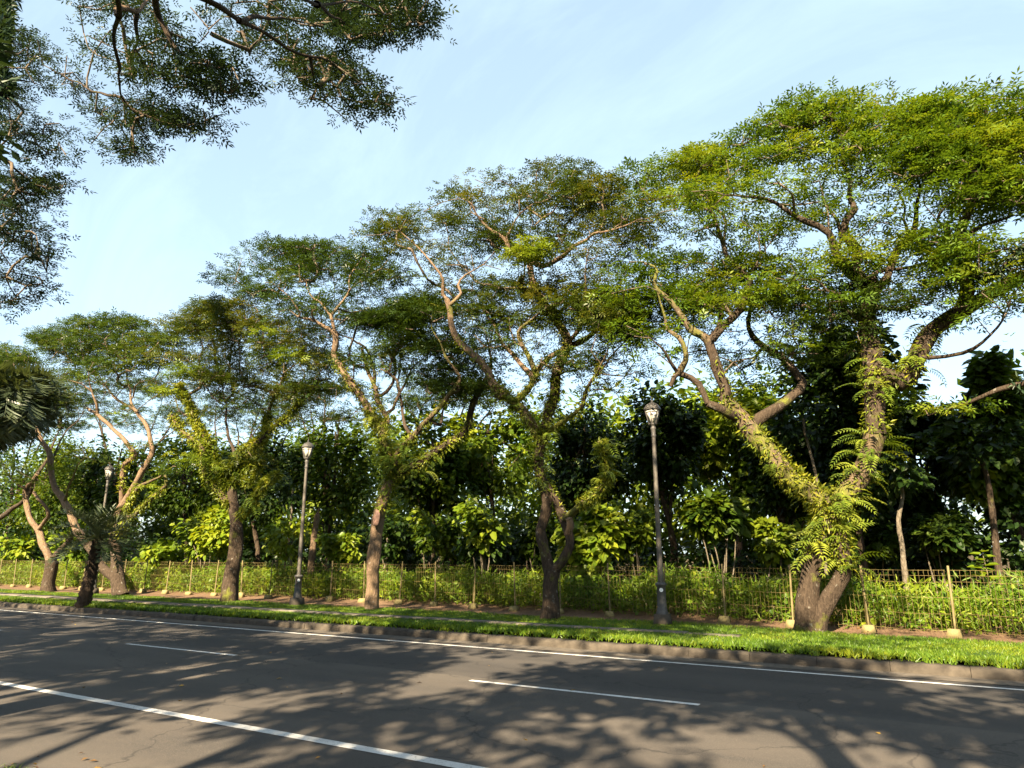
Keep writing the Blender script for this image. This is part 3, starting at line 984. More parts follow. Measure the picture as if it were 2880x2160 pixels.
t.traced('S', '700,1100 690,1040 695,1000', .03, .025, -1.1, BK)
t.traced('S', '1270,1420 1300,1290 1400,1240 1480,1230', .05, .02, 1.5, BD)
C = t.pads([pts('v', '440,592 500,565 560,512 620,530 680,512 760,515 830,520 870,600 940,640 930,720 820,740 700,720 620,690 540,640'),
            pts('v', '760,700 940,640 1000,700 1060,780 1060,840 980,860 900,830 830,780')],
           380, 3.3, front=.3, top_bias=.45, band=120)
Cx = t.pads([pts('v', '600,660 760,640 900,640 1000,720 1060,820 1000,890 900,870 800,800 700,780 640,740')], 187, 3.4, front=.12, top_bias=1, clump=1.4)
t.grow(np.concatenate([C, Cx]), M['twig'])
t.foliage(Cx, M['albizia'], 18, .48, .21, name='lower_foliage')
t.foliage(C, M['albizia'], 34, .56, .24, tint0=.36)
t.creeper([(1, 0, 1, 650), (2, 0, .6, 330), (10, 0, .75, 330), (8, 0, .9, 160), (12, 0, .6, 260), (0, .75, 1, 420)], M['creeper'], 0.116, kind='lance')
t.ferns('B', '960,640 920,560 900,480 940,520 980,590 960,450 900,620 880,380 1000,520', 8, .55, M['fern'])
t.ferns('B', '1090,640 1140,620 1200,590 960,810', 9, .48, M['fern'])

# fourth from the right: trunk hidden in creeper above the fork
t = Tree('roadside_tree', gbase('A', '1118,1542'), 'dark-trunked tree with yellow-green creeper over its spreading limbs', 'tree', AVENUE)
t.traced('A', '1118,1542 1128,1450 1135,1350 1142,1250 1148,1150 1132,1040 1128,985', .25, .15, 0, BD, 'trunk', y0=0., flare=.25, sides=16)
t.traced('T', '955,1580 890,1500 800,1400 765,1320 745,1230 730,1130 640,1040 550,950 515,880', .11, .07, -1.0, BM)    # 1
t.traced('T', '985,1440 900,1330 840,1250 800,1120 740,1000 690,920 650,800 590,720 560,640', .11, .06, -.6, BM)       # 2
t.traced('T', '985,1430 1040,1330 1130,1220 1200,1080 1250,960 1262,860 1285,760 1335,670 1390,570 1378,510 1310,470', .10, .045, .5, BM)  # 3
t.traced('T', '960,1300 1000,1230 1080,1150 1200,1070', .09, .08, -.3, BM)                                         # 4
t.traced('T', '1210,1065 1300,980 1400,900 1480,800 1560,680', .08, .04, .9, BD)                                   # 5
t.traced('T', '1050,1650 1100,1600 1170,1480 1280,1370 1340,1330', .08, .04, -.8, BM)                              # 6
t.traced('T', '1000,1380 1000,1250 940,1000 930,850 910,700 880,560', .075, .03, 1.4, BD)
t.traced('T', '1040,1330 1030,1100 1010,950 980,880', .05, .03, 1.8, BM)
t.traced('T', '1110,1400 1190,1300 1180,1200', .05, .03, -.7, BM)
t.traced('T', '690,920 560,850 540,760 500,700', .05, .025, -.2, BD)
C = t.pads([pts('v', '350,700 420,662 500,645 560,650 640,690 700,720 720,800 700,860 620,880 560,850 470,850 400,830 350,770')],
           330, 3.2, front=.3, top_bias=.5, band=110)
Cx = t.pads([pts('v', '400,760 560,740 700,760 740,850 700,900 560,890 420,860')], 127, 3.4, front=.12, top_bias=1, clump=1.4)
t.grow(np.concatenate([C, Cx]), M['twig'])
t.foliage(Cx, M['albizia'], 18, .48, .21, name='lower_foliage')
t.foliage(C, M['albizia_olive'], 30, .56, .25, tint0=.58)
K = at_y(pts('T', '560,540 620,510 680,520 540,560 470,690 520,700 420,680 1350,420 1440,430 1400,390 1230,230 640,1240 700,1220'), t.base[1] - 1.2)
t.foliage(K, M['fern'], 34, .42, .27, name='leafy_clump')
t.creeper([(1, 0, 1, 420), (2, .05, 1, 800), (3, 0, .55, 800), (4, 0, 1, 800), (5, 0, .8, 500), (6, .2, 1, 600), (9, 0, 1, 500), (3, .6, 1, 200)], M['creeper'], 0.145, kind='lance')
t.ferns('T', '1180,1470 1130,1560 1280,1380 960,1330 880,1250 1000,1280 840,1180 1220,1560', 8, .5, M['fern'])

# fifth from the right: stems fan out, sunlit
t = Tree('roadside_tree', gbase('A', '590,1512'), 'fan-shaped tree of leaning reddish stems behind the small palm', 'tree', AVENUE)
t.traced('A', '590,1512 572,1460 560,1400 563,1300 565,1210 575,1120', .24, .17, 0, BD, 'trunk', y0=0., flare=.3, sides=16)
t.traced('A', '555,1425 500,1375 440,1290 375,1190', .17, .15, -.3, BD, sides=12)
t.traced('U', '550,1650 490,1530 430,1440 402,1340 395,1230 345,1120 300,1000 250,850', .15, .07, -.8, BK, sides=12)
t.traced('U', '905,1659 950,1580 1040,1440 1100,1320 1160,1230 1187,1130 1160,1020 1120,930 1050,840 1010,700 980,570 970,440', .15, .04, .3, BK, sides=12)   # 3
t.traced('U', '940,1570 955,1400 975,1250 1045,1180 960,1070 850,960 760,870 680,820', .10, .06, -.8, BK)           # 4
t.traced('U', '760,865 750,790 710,700 695,620 690,540', .06, .03, -1.3, BK)
t.traced('U', '690,690 600,630 500,600', .035, .02, -1.8, BK)
t.traced('U', '1060,850 900,740 800,640 730,560 700,450', .065, .03, 1.0, BK)
t.traced('U', '1185,1150 1230,1090 1300,1040 1390,990', .06, .04, 1.2, BD)
t.traced('A', '590,1210 620,1130', .12, .11, -.2, BM)
t.traced('U', '985,1640 1050,1500 1085,1430 1150,1390 1250,1350 1370,1270', .09, .04, -.9, BM)                     # 10
t.traced('U', '1045,1659 1120,1570 1180,1520 1270,1450 1302,1420 1280,1350', .08, .06, -.6, BM)
t.traced('U', '510,1530 550,1390 600,1290 660,1200', .06, .03, -1.2, BM)
t.traced('U', '1085,1330 1110,1240 1085,1180', .04, .02, .2, BM)
t.traced('U', '400,1250 440,1150 520,1000 620,900 660,780', .05, .025, .8, BD)
C = t.pads([pts('v', '55,715 150,692 200,680 260,684 330,700 385,735 380,800 330,850 240,840 170,810 100,760')],
           290, 3.2, front=.3, top_bias=.5, band=100)
Cx = t.pads([pts('v', '90,760 250,760 370,790 380,860 280,890 150,860')], 90, 3.4, front=.12, top_bias=1, clump=1.4)
t.grow(np.concatenate([C, Cx]), M['twig'])
t.foliage(Cx, M['albizia'], 18, .48, .21, name='lower_foliage')
t.foliage(C, M['albizia'], 30, .60, .26, tint0=.56)
K = at_y(pts('U', '640,570 720,590 440,1290 900,870 1110,1430 1390,1180 660,1150 1270,1300'), t.base[1] - 1.0)
t.foliage(K, M['fern'], 26, .36, .27, name='leafy_clump')
t.creeper([(10, 0, .4, 500), (9, 0, 1, 500), (4, .1, .5, 150), (11, .1, .8, 160)], M['creeper'], .10)

# sixth: small Y shaped trunk near the left edge
t = Tree('roadside_tree', gbase('A', '233,1490'), 'low Y-forked tree with bare curving stems, left of the small palm', 'tree', AVENUE)
t.traced('A', '233,1490 240,1420 252,1345', .26, .22, 0, BD, 'trunk', y0=0., flare=.25, sides=14)
t.traced('A', '245,1350 215,1270 180,1190 140,1110 125,1000 150,960 185,920', .16, .09, -.4, BK)
t.traced('A', '260,1350 300,1290 348,1215 370,1150', .14, .08, .3, BD)
t.traced('A', '178,1190 220,1150 236,1110 210,1060 160,1010', .09, .06, -.8, BK)
t.traced('A', '130,1000 60,960 20,900', .07, .04, -1.2, BD)
t.traced('A', '185,925 230,850 260,760 300,700', .08, .04, .6, BD)
C = t.pads([pts('v', '-60,745 0,738 60,752 130,800 170,850 150,905 60,900 -60,900')], 200, 3.4, front=.3, top_bias=.6, band=90)
C = np.concatenate([C, at_y(pts('A', '90,930 130,900 60,960 170,960 40,900 110,960'), t.base[1] - .8)])
t.grow(C, M['twig'], zmin=2.0)
t.foliage(C, M['albizia'], 26, .66, .31, tint0=.58)

# next tree, trunk beyond the left edge: one limb and the crown come into view
t = Tree('roadside_tree', (-41.5, 16.9, Z0), 'tree beyond the left edge with one bare limb reaching in', 'tree', AVENUE)
t.limb(np.array([(-41.5, 16.9, Z0 - .05), (-41.45, 16.9, 1.5), (-41.6, 17, 3.0)]), .25, .2, BD, 'trunk', flare=.25, sides=12)
t.limb(np.array([(-41.5, 16.9, 2.4), *at_y(pts('A', '0,1130 60,1090 120,1050 180,940'), [16.7, 16.6, 16.5, 16.4])]), .16, .07, BD)
t.limb(np.array([(-41.6, 17, 3.0), (-42.5, 17.2, 5), (-43, 17, 7.5), (-44, 17.5, 9.5)]), .15, .05, BD)
t.limb(np.array([(-41.6, 17, 3.0), (-41, 16.5, 5), (-40, 16, 7), (-39.5, 15.5, 9)]), .14, .05, BD)
C = np.array([-41.5, 16.8, 9.3]) + rng.normal(0, 1, (170, 3)) * np.array([2.6, 2.2, .9])
t.grow(C, M['twig'])
t.foliage(C, M['albizia'], 22, .7, .33, tint0=.5)

# next tree, trunk beyond the right edge
t = Tree('roadside_tree', (3.9, 15.9, Z0), 'tree beyond the right edge whose mossy limbs reach into the upper right', 'tree', AVENUE)
t.limb(np.array([(3.9, 15.9, Z0 - .05), (3.95, 15.9, 1.6), (3.7, 15.9, 3.2)]), .3, .24, BD, 'trunk', flare=.3, sides=14)
t.limb(np.array([(3.7, 15.9, 3.0), *at_y(pts('v', '2330,800 2212,822 2130,850 2060,880 2010,900'), [15.8, 16.0, 16.3, 16.6, 16.9])]), .15, .03, BD)
t.limb(np.array([(3.7, 15.9, 3.2), *at_y(pts('P', '1900,1050 1760,900 1659,830 1590,900 1500,985 1400,1010'), [15.6, 15.4, 15.2, 15.2, 15.3, 15.4])]), .16, .04, BD)
t.limb(np.array([(3.7, 15.9, 3.2), *at_y(pts('v', '2420,700 2330,560 2260,450 2200,380'), [16.1, 16.3, 16.5, 16.6])]), .17, .05, BD)
t.limb(np.array([(3.7, 15.9, 3.2), (4.6, 16, 5.5), (5.2, 15.6, 8), (5, 15.3, 10)]), .16, .05, BD)
C = t.pads([pts('v', '1950,300 1935,245 2050,218 2120,208 2212,205 2400,190 2600,300 2600,640 2400,690 2240,660 2190,560 2120,450 2010,380')], 270, 3.3, front=.3, top_bias=.45, band=160)
t.grow(C, M['twig'])
t.foliage(C, M['albizia_fresh'], 34, .56, .25, tint0=.56)
t.creeper([(2, .2, 1, 350), (1, .2, .7, 120)], M['near_leaf'], 0.123, kind='lance')

# ------------------------------------------------------------------ trees on the camera's side of the road
NEAR = 'trees on the near verge'
def near_limb(t, fr, s, r0, r1, y_end, mat):
    t.traced(fr, s, r0, r1, y_end - t.base[1], mat)
t = Tree('near_verge_tree', (-8.5, 1.3, .05), 'near tree whose dark leafy boughs hang into the top left of the sky', 'tree', NEAR)
t.limb(np.array([(-8.5, 1.3, 0), (-8.55, 1.35, 2.2), (-8.5, 1.6, 4.4)]), .34, .26, BD, 'trunk', flare=.3, sides=16)
t.limb(np.array([(-8.45, 1.65, 4.4), (-8.6, 2.2, 7.5), *at_y(pts('V', '-250,-650'), 3.0), *at_y(pts('W', '-900,-420 -400,-180 60,50 250,170 420,280 640,420 850,510 1040,550 1200,680 1330,850 1500,960'), np.linspace(4.0, 8.6, 11))]), .13, .015, BD, sides=12)
t.limb(np.array([(-8.45, 1.65, 4.4), (-8.6, 2.0, 8.0), *at_y(pts('V', '-250,-800'), 3.0), *at_y(pts('W', '-500,-700 200,-300 700,-40 900,30 1150,0 1400,60 1560,150 1780,150'), np.linspace(3.6, 8.2, 8))]), .10, .015, BD, sides=12)
t.limb(np.array([(-8.45, 1.65, 4.3), (-8.6, 2.2, 7.8), *at_y(pts('V', '500,-900 700,-300 775,50 770,250 795,420 790,500 805,640 850,740 880,900'), np.linspace(3.5, 7.2, 9))]), .09, .02, BD, sides=12)
near_limb(t, 'V', '800,650 850,710 1000,770 1150,830 1350,850', .04, .012, 7.0, BD)
near_limb(t, 'V', '780,90 850,85 910,80 960,20 1030,-60', .05, .04, 5.4, BK)
near_limb(t, 'V', '910,85 910,200 900,340 850,400', .04, .015, 6.2, BD)
near_limb(t, 'V', '1030,-60 1040,100 1080,200 1180,330 1300,420 1450,520', .06, .015, 6.4, BD)
near_limb(t, 'W', '250,170 400,160 620,175 800,185 940,240', .05, .015, 7.6, BD)
near_limb(t, 'W', '900,30 1000,100 1080,150 1180,220', .05, .015, 7.2, BD)
near_limb(t, 'W', '855,510 870,600 900,700 950,770', .035, .012, 7.6, BD)
near_limb(t, 'V', '1400,60 1390,90 1400,200 1412,215', .012, .005, 6.8, M['twig'])
near_limb(t, 'V', '800,640 640,600 520,560 430,520 370,470', .03, .006, 6.5, BD)
C = [t.pads([pts('V', '440,10 700,-60 1100,-40 1010,90 1190,210 1280,260 1400,350 1530,400 1640,560 1600,610 1450,650 1380,600 1200,580 1000,550 850,560 700,450 560,350 570,260 640,220 530,170')], 125, .8, ybase=6.2, top_bias=1),
     t.pads([pts('V', '390,570 480,480 560,540 640,610 800,650 900,640 1010,660 1150,690 1350,730 1480,840 1380,920 1280,900 1180,860 1000,870 960,900 1080,990 1030,1040 870,1060 760,1030 640,1010 570,900 620,840 560,760 480,720')], 105, .8, ybase=6.9, top_bias=1),
     t.pads([pts('W', '0,-60 1920,-60 1960,120 2030,180 1900,280 1760,240 1640,380 1560,330 1250,330 1180,400 1240,500 1370,610 1400,720 1620,790 1500,830 1660,990 1600,1010 1480,1020 1400,950 1250,920 1000,900 680,870 660,810 830,780 690,690 790,640 640,590 560,540 490,460 400,420 340,520 270,500 250,320 120,200 0,120')], 300, .9, ybase=7.9, top_bias=1)]
C = np.concatenate(C)
t.grow(C, M['twig'], zmin=3.5)
t.foliage(C, M['near_leaf'], 15, .30, .19, flat=.3)
Cn = np.array([-5.6, .7, 11.3]) + rng.normal(0, 1, (250, 3)) * np.array([2.9, 1.5, 1.2])
Cn = Cn[project(Cn)[:, 1] < -70]
t.limb(np.array([(-8.5, 1.6, 4.4), (-8.4, 1.6, 7.5), (-7.6, 1.7, 10), (-6.6, 1.7, 12)]), .2, .05, BD)
t.limb(np.array([(-8.4, 1.6, 7.5), (-7.0, 1.2, 9.3), (-5.0, 1.2, 10.8), (-3.6, 1.5, 11.8)]), .12, .04, BD)
t.grow(Cn, M['twig'], zmin=3.5)
t.foliage(Cn, M['near_leaf'], 44, .6, .27, name='upper_crown', kind='small')

t = Tree('near_verge_tree', (-16.2, 1.6, .05), 'near tree spilling drooping dark foliage down the left edge', 'tree', NEAR)
t.limb(np.array([(-16.2, 1.6, 0), (-16.2, 1.7, 3), (-15.9, 2.3, 5.5)]), .34, .26, BD, 'trunk', flare=.3, sides=14)
t.limb(np.array([(-15.9, 2.3, 5.5), *at_y(pts('V', '-140,700 -80,450 -25,250 0,100 20,-60 50,-300'), np.linspace(5.2, 7.0, 6))]), .14, .10, BD, sides=12)
t.limb(np.array([(-15.9, 2.3, 5.5), *at_y(pts('V', '-120,900 -20,1000 80,1100 160,1180 250,1260 320,1330'), np.linspace(5.6, 7.4, 6))]), .12, .012, BD)
near_limb(t, 'V', '-60,330 0,410 100,410 200,400', .05, .03, 6.6, BD)
near_limb(t, 'V', '-60,1000 100,890 220,900 350,880', .03, .01, 6.8, BD)
t.limb(np.array([(-15.9, 2.3, 5.5), *at_y(pts('v', '-90,420 -40,470 20,500 80,530'), np.linspace(5.8, 7.4, 4))]), .10, .012, BD)
C = [t.pads([pts('V', '-80,120 80,130 200,190 380,230 390,330 330,420 330,560 250,640 200,700 240,790 370,810 430,940 520,1050 440,1080 340,1040 300,1130 420,1200 530,1300 400,1300 340,1280 280,1340 370,1410 300,1460 220,1390 150,1400 250,1510 330,1580 420,1650 300,1700 -80,1700')], 230, 1.2, ybase=6.8, top_bias=1),
     t.pads([pts('v', '-30,540 60,530 135,545 95,575 122,603 92,648 50,655 -30,700')], 50, .8, ybase=7.2, top_bias=1)]
C = np.concatenate(C)
t.grow(C, M['twig'], zmin=3.5)
t.foliage(C, M['near_leaf'], 15, .32, .20, flat=.3)
Cn = np.array([-17.5, .6, 9.0]) + rng.normal(0, 1, (210, 3)) * np.array([3.6, 2.0, 1.1])
pr = project(Cn)
Cn = Cn[(pr[:, 0] < -60) | (pr[:, 1] < -60) | ((Cn - EYE) @ fw < 0)]
t.grow(Cn, M['twig'], zmin=3.5)
t.foliage(Cn, M['near_leaf'], 44, .6, .27, name='upper_crown', kind='small')
t.creeper([(1, .2, 1, 420)], M['near_leaf'], .24, kind='lance')

# three more trees of the near row stand behind the camera: the road shows their shade
def shade_tree(x, y, h, label, n=150, seed=0):
    t = Tree('near_verge_tree', (x, y, .05), label, 'tree', NEAR)
    t.limb(np.array([(x, y, 0), (x + .1, y, h * .2), (x - .1, y + .1, h * .36)]), .32, .24, BD, 'trunk', flare=.3, sides=12)
    top = t.limbs[0][0][-1]
    rg = np.random.default_rng(seed)
    for k in range(5):
        a = k * 1.257 + rg.uniform(0, .6)
        R1 = rg.uniform(2.2, 3.4)
        t.limb(np.array([top, top + [math.cos(a) * R1 * .35, math.sin(a) * R1 * .35, h * .2], top + [math.cos(a + .2) * R1, math.sin(a + .2) * R1, h * .45]]), .14, .04, BD)
    cl = rg.uniform(-1, 1, (13, 3)) * np.array([3.6, 2.6, .21 * h]) + np.array([x, y, h * .74])
    C = cl[rg.integers(0, 13, n)] + rg.normal(0, 1, (n, 3)) * np.array([.50, .50, .24])
    t.grow(C, M['twig'])
    t.foliage(C, M['near_leaf'], 36, .60, .29, kind='small')
shade_tree(-8.3, -4.0, 11.5, 'near-row tree left behind the camera, shading the left half of the road', 190, 3)
shade_tree(-3.6, -6.6, 11.5, 'near-row tree straight behind the camera, shading the near lane', 130, 14)
shade_tree(-12.6, -7.0, 11.5, 'near-row tree far left behind the camera, shading the near lane at left', 190, 15)
shade_tree(1.4, -2.9, 12.5, 'near-row tree right behind the camera, shading the road at lower right', 250, 5)
shade_tree(-16.5, -3.6, 11.0, 'near-row tree set back at left, shading the far left of the road', 200, 8)

# leaf wall added out of view behind the camera to cut low sky light
b = MB()
for x in np.arange(-62, 34, 3.2):
    for y in (-17.5, -21.5):
        hgt = rng.uniform(8.6, 10.8)
        c = np.array([x + rng.normal(0, .8), y + rng.normal(0, .8), hgt * .5])
        o = rand_dir(420)
        p = c + o * np.array([2.3, 1.8, hgt * .5]) * rng.uniform(.75, 1, (420, 1))
        scatter(b, 'small', p, o + rng.normal(0, .5, (420, 3)), o + rng.normal(0, .5, (420, 3)), rng.uniform(.5, .95, 420), rng.random(420))
tag(b.build('added_sky_screen', M['near_leaf']), 'unseen wall of leaves added behind the camera to hold back low sky light', 'forest', None, 'stuff')

# ------------------------------------------------------------------ street lamps
def make_lamp(loc, label):
    L = thing('street_lamp', loc, label, 'street lamp', 'street lamps along the far verge')
    X, Y, Z = loc
    b = MB(); b.box((X, Y, Z + .09), (.34, .34, .28), .0, .86); b.build('plinth', M['kerb'], L)
    b = MB(); b.lathe([(.13, .22), (.135, .26), (.112, .29), (.112, .34), (.102, .36), (.098, .80), (.112, .82), (.128, .84), (.128, .87), (.085, .90)], 20, loc)
    base = b.build('base', M['iron'], L)
    b = MB()
    flute = []
    for k in range(24):
        flute.append(1.0 if k % 2 else .90)
    zs = np.linspace(.88, 4.16, 9)
    v, f = [], []
    for z in zs:
        r = .064 - (.064 - .045) * (z - .88) / 3.28
        for k in range(24):
            a_ = 2 * math.pi * k / 24
            v.append((X + r * flute[k] * math.cos(a_), Y + r * flute[k] * math.sin(a_), Z + z))
    for i in range(len(zs) - 1):
        for k in range(24):
            f.append((i * 24 + k, i * 24 + (k + 1) % 24, (i + 1) * 24 + (k + 1) % 24, (i + 1) * 24 + k))
    b.add(v, f)
    b.build('pole', M['pole'], L)
    b = MB(); b.lathe([(.045, 4.14), (.058, 4.17), (.058, 4.20), (.047, 4.23), (.052, 4.32), (.066, 4.36), (.056, 4.39), (.042, 4.41), (.085, 4.435), (.10, 4.455), (.10, 4.47)], 16, loc)
    b.build('collar', M['iron'], L)
    zb, zt, rb, rt_ = 4.47, 4.80, .10, .178
    fr_ = MB()
    for k in range(6):
        a_ = math.pi / 6 + k * math.pi / 3
        p0 = np.array([X + rb * math.cos(a_), Y + rb * math.sin(a_), Z + zb])
        p1 = np.array([X + rt_ * math.cos(a_), Y + rt_ * math.sin(a_), Z + zt])
        fr_.tube([p0, (p0 + p1) / 2, p1], [.010] * 3, 5)
        a2 = a_ + math.pi / 3
        for r_, z_ in ((rb, zb), (rt_, zt), (rb + (rt_ - rb) * .80, zb + (zt - zb) * .80)):
            q0 = np.array([X + r_ * math.cos(a_), Y + r_ * math.sin(a_), Z + z_]); q1 = np.array([X + r_ * math.cos(a2), Y + r_ * math.sin(a2), Z + z_])
            fr_.tube([q0, (q0 + q1) / 2, q1], [.008] * 3, 4)
    frame_o = fr_.build('lantern_frame', M['iron'], L)
    for k in range(6):
        a_ = math.pi / 6 + k * math.pi / 3 + .03; a2 = a_ + math.pi / 3 - .06
        q = []
        for r_, z_ in ((rb * .955, zb + .01), (rt_ * .965, zt - .008)):
            for w_ in (a_, a2):
                q.append((X + r_ * math.cos(w_), Y + r_ * math.sin(w_), Z + z_))
        b = MB()
        q = np.array(q)
        inn = q + (np.array([X, Y, 0]) - q) * np.array([.03, .03, 0])
        b.add(np.concatenate([q, inn]), [(0, 1, 3, 2), (4, 6, 7, 5), (0, 4, 5, 1), (2, 3, 7, 6), (0, 2, 6, 4), (1, 5, 7, 3)])
        b.build('pane', M['glass'], frame_o)
    b = MB(); b.lathe([(.200, 4.795), (.208, 4.815), (.198, 4.835), (.172, 4.885), (.125, 4.935), (.062, 4.965), (.040, 4.975)], 6, loc, math.pi / 6)
    roof_o = b.build('lantern_roof', M['iron'], L)
    b = MB(); b.lathe([(.036, 4.97), (.025, 4.99), (.032, 5.01), (.016, 5.04), (.008, 5.07), (.001, 5.13)], 10, loc)
    b.build('finial', M['iron'], roof_o)
    d = unit(EYE[:2] - np.array([X, Y])); sd = np.array([-d[1], d[0]])
    b = MB()
    a_ = np.arange(14) * 2 * math.pi / 14
    cc = np.array([X, Y, Z + .74])
    vv = []
    for k in range(14):
        s_ = .042 * math.cos(a_[k]); 
        rr_ = math.sqrt(.1035 ** 2 - s_ ** 2)
        vv.append((X + d[0] * rr_ + sd[0] * s_, Y + d[1] * rr_ + sd[1] * s_, Z + .74 + .042 * math.sin(a_[k])))
    vv.append((X + d[0] * .1042, Y + d[1] * .1042, Z + .74))
    b.add(vv, [(k, (k + 1) % 14, 14) for k in range(14)])
    b.build('sticker', M['sticker'], base)
make_lamp(on_ground(pts('v', '1432,1350')), 'nearest street lamp, right of the keyhole-trunked tree')
make_lamp(on_ground(pts('v', '641,1308')), 'middle street lamp beside the broken tree stump')
lp = at_y(pts('v', '211,1200'), 16.0)[0]
make_lamp(np.array([lp[0], lp[1], Z0]), 'farthest street lamp, small, above the little palm at left')

# ------------------------------------------------------------------ fence
fence = thing('mesh_fence', (-18, float(fence_y(-18)), Z0), 'low rusty wire mesh fence on painted footings along the forest edge', 'fence')
SP = 1.463
px_ = np.array([.24 - SP * k for k in range(-5, 34)])
post_me, foot_me, panel_me = [], [], []
b = MB(); b.lathe([(.021, -.05), (.021, 1.28), (.015, 1.29)], 10)
post_me = mesh_from('post', np.concatenate(b.v), np.concatenate(b.f), True); post_me.materials.append(M['post'])
b = MB(); b.box((0, 0, .06), (.27, .22, .17), 0, .68)
foot_me = mesh_from('footing', np.concatenate(b.v), np.concatenate(b.f)); foot_me.materials.append(M['footing'])
for vnt in range(3):
    rg = np.random.default_rng(vnt)
    b = MB()
    zr = [.10, .40, .70, .98, 1.10, 1.20]
    def sag(x, z):
        return .025 * math.sin(x * 2 + vnt * 2) * (z / 1.2), 0.012 * math.sin(x * 3.1 + vnt)
    for z in zr:
        p = []
        for x in np.linspace(.03, SP - .03, 7):
            sy, sz = sag(x, z)
            p.append((x, sy, z + sz * (1 if z < 1 else .4)))
        b.tube(p, [.0029] * 7, 4, cap=False)
    nw = 17
    for k in range(nw):
        x = .04 + (SP - .08) * k / (nw - 1) + rg.normal(0, .004)
        p = []
        for z in (.05, .4, .8, 1.10):
            sy, sz = sag(x, z)
            p.append((x + rg.normal(0, .004), sy, z))
        sy, _ = sag(x, 1.2)
        p += [(x, sy - .035, 1.15), (x, sy, 1.205)]
        b.tube(p, [.0027] * 6, 4, cap=False)
    me = mesh_from('mesh_panel', np.concatenate(b.v), np.concatenate(b.f)); me.materials.append(M['wire'])
    panel_me.append(me)
frng = random.Random(4)
for k, x in enumerate(px_):
    y = float(fence_y(x))
    rel = Vector((x, y, Z0)) - fence.location
    po = link('post', post_me, fence, rel)
    po.rotation_euler = (frng.uniform(-.035, .035), frng.uniform(-.035, .035), 0)
    fo = link('footing', foot_me, po, (frng.uniform(-.02, .02), -.03, 0))
    fo.rotation_euler.z = frng.uniform(-.25, .25)
    fo.scale = (frng.uniform(.85, 1.1), frng.uniform(.85, 1.1), frng.uniform(.8, 1.15))
    if k + 1 < len(px_):
        x2 = px_[k + 1]; y2 = float(fence_y(x2))
        pa = link('mesh_panel', panel_me[k % 3], fence, Vector((x2, y2, Z0)) - fence.location)
        pa.rotation_euler = (frng.uniform(-.03, .03), frng.uniform(-.012, .012), math.atan2(y - y2, x - x2))
        pa.scale = (math.hypot(x - x2, y - y2) / SP, 1, 1)

# ------------------------------------------------------------------ palms
def palm(base, h, r, nf, fl, label, seed, lean=(0, 0), droop=.55, mat=None):
    P_ = thing('palm', base, label, 'palm')
    base = np.array(base)
    top = base + np.array([lean[0], lean[1], h])
    b = MB()
    n = int(h / .07)
    s = np.linspace(0, 1, n)
    p = base + (top - base) * s[:, None] + np.array([0, 0, -.04]) * (1 - s[:, None])
    rr = r * (1 - .25 * s) * (1 + .10 * ((np.arange(n) % 2) * 2 - 1)) * (1 + .25 * np.exp(-s * h / .2))
    b.tube(p, rr, 14, .05, seed)
    b.build('trunk', M['bark_dark'], P_)
    rg = np.random.default_rng(seed)
    for k in range(nf):
        a = k * 2.39996 + rg.uniform(-.2, .2)
        el = (1.35 if droop < .9 else .75) - 1.75 * (k / nf) + rg.normal(0, .08)
        L = fl * rg.uniform(.8, 1.1)
        m_ = 16
        nl = 60 if droop < .9 else 110
        u_ = np.linspace(0, 1, m_)
        hd = np.array([math.cos(a), math.sin(a), 0])
        ang = el - droop * 2.0 * u_ ** 1.3
        st = np.stack([np.cos(ang)[:, None] * hd + np.sin(ang)[:, None] * np.array([0, 0, 1.])])[0]
        q = top + np.concatenate([[np.zeros(3)], np.cumsum(st[:-1] * L / (m_ - 1), axis=0)])
        b = MB()
        b.tube(q, np.linspace(.022, .004, m_) * max(1, fl * .8), 5, tint=.7)
        t_ = unit(np.gradient(q, axis=0))
        side = np.array([-math.sin(a), math.cos(a), 0])
        ii = rg.uniform(1.5, m_ - 1.01, nl)
        i = ii.astype(int); fr2 = (ii - i)[:, None]
        c = q[i] * (1 - fr2) + q[np.minimum(i + 1, m_ - 1)] * fr2
        sg = np.where(np.arange(nl) % 2 == 0, 1, -1)[:, None]
        d = side * sg * .8 + t_[i] * .75 + np.array([0, 0, .15]) + rg.normal(0, .12, (nl, 3))
        nrm = np.cross(t_[i], side * sg) * sg * -1 + rg.normal(0, .2, (nl, 3))
        ln = fl * .30 * np.sin(np.clip(ii / m_, .12, .97) * math.pi) ** .5
        scatter(b, 'blade', c, d, nrm, ln * rg.uniform(.85, 1.15, nl), .45 + rg.normal(0, .18, nl))
        b.build('frond', mat or M['palm'], P_)
palm(tuple(on_ground(pts('v', '180,1308'))), 1.95, .19, 30, 1.4, 'small feather palm with stout dark trunk on the verge at left', 3, (.3, .0))
pb = at_y(pts('v', '4,838'), 12.6)[0]
palm((pb[0], pb[1], Z0), pb[2] - Z0, .2, 70, 2.7, 'tall palm at the left edge with a drooping grey-green head', 5, (.0, 0), 1.0)

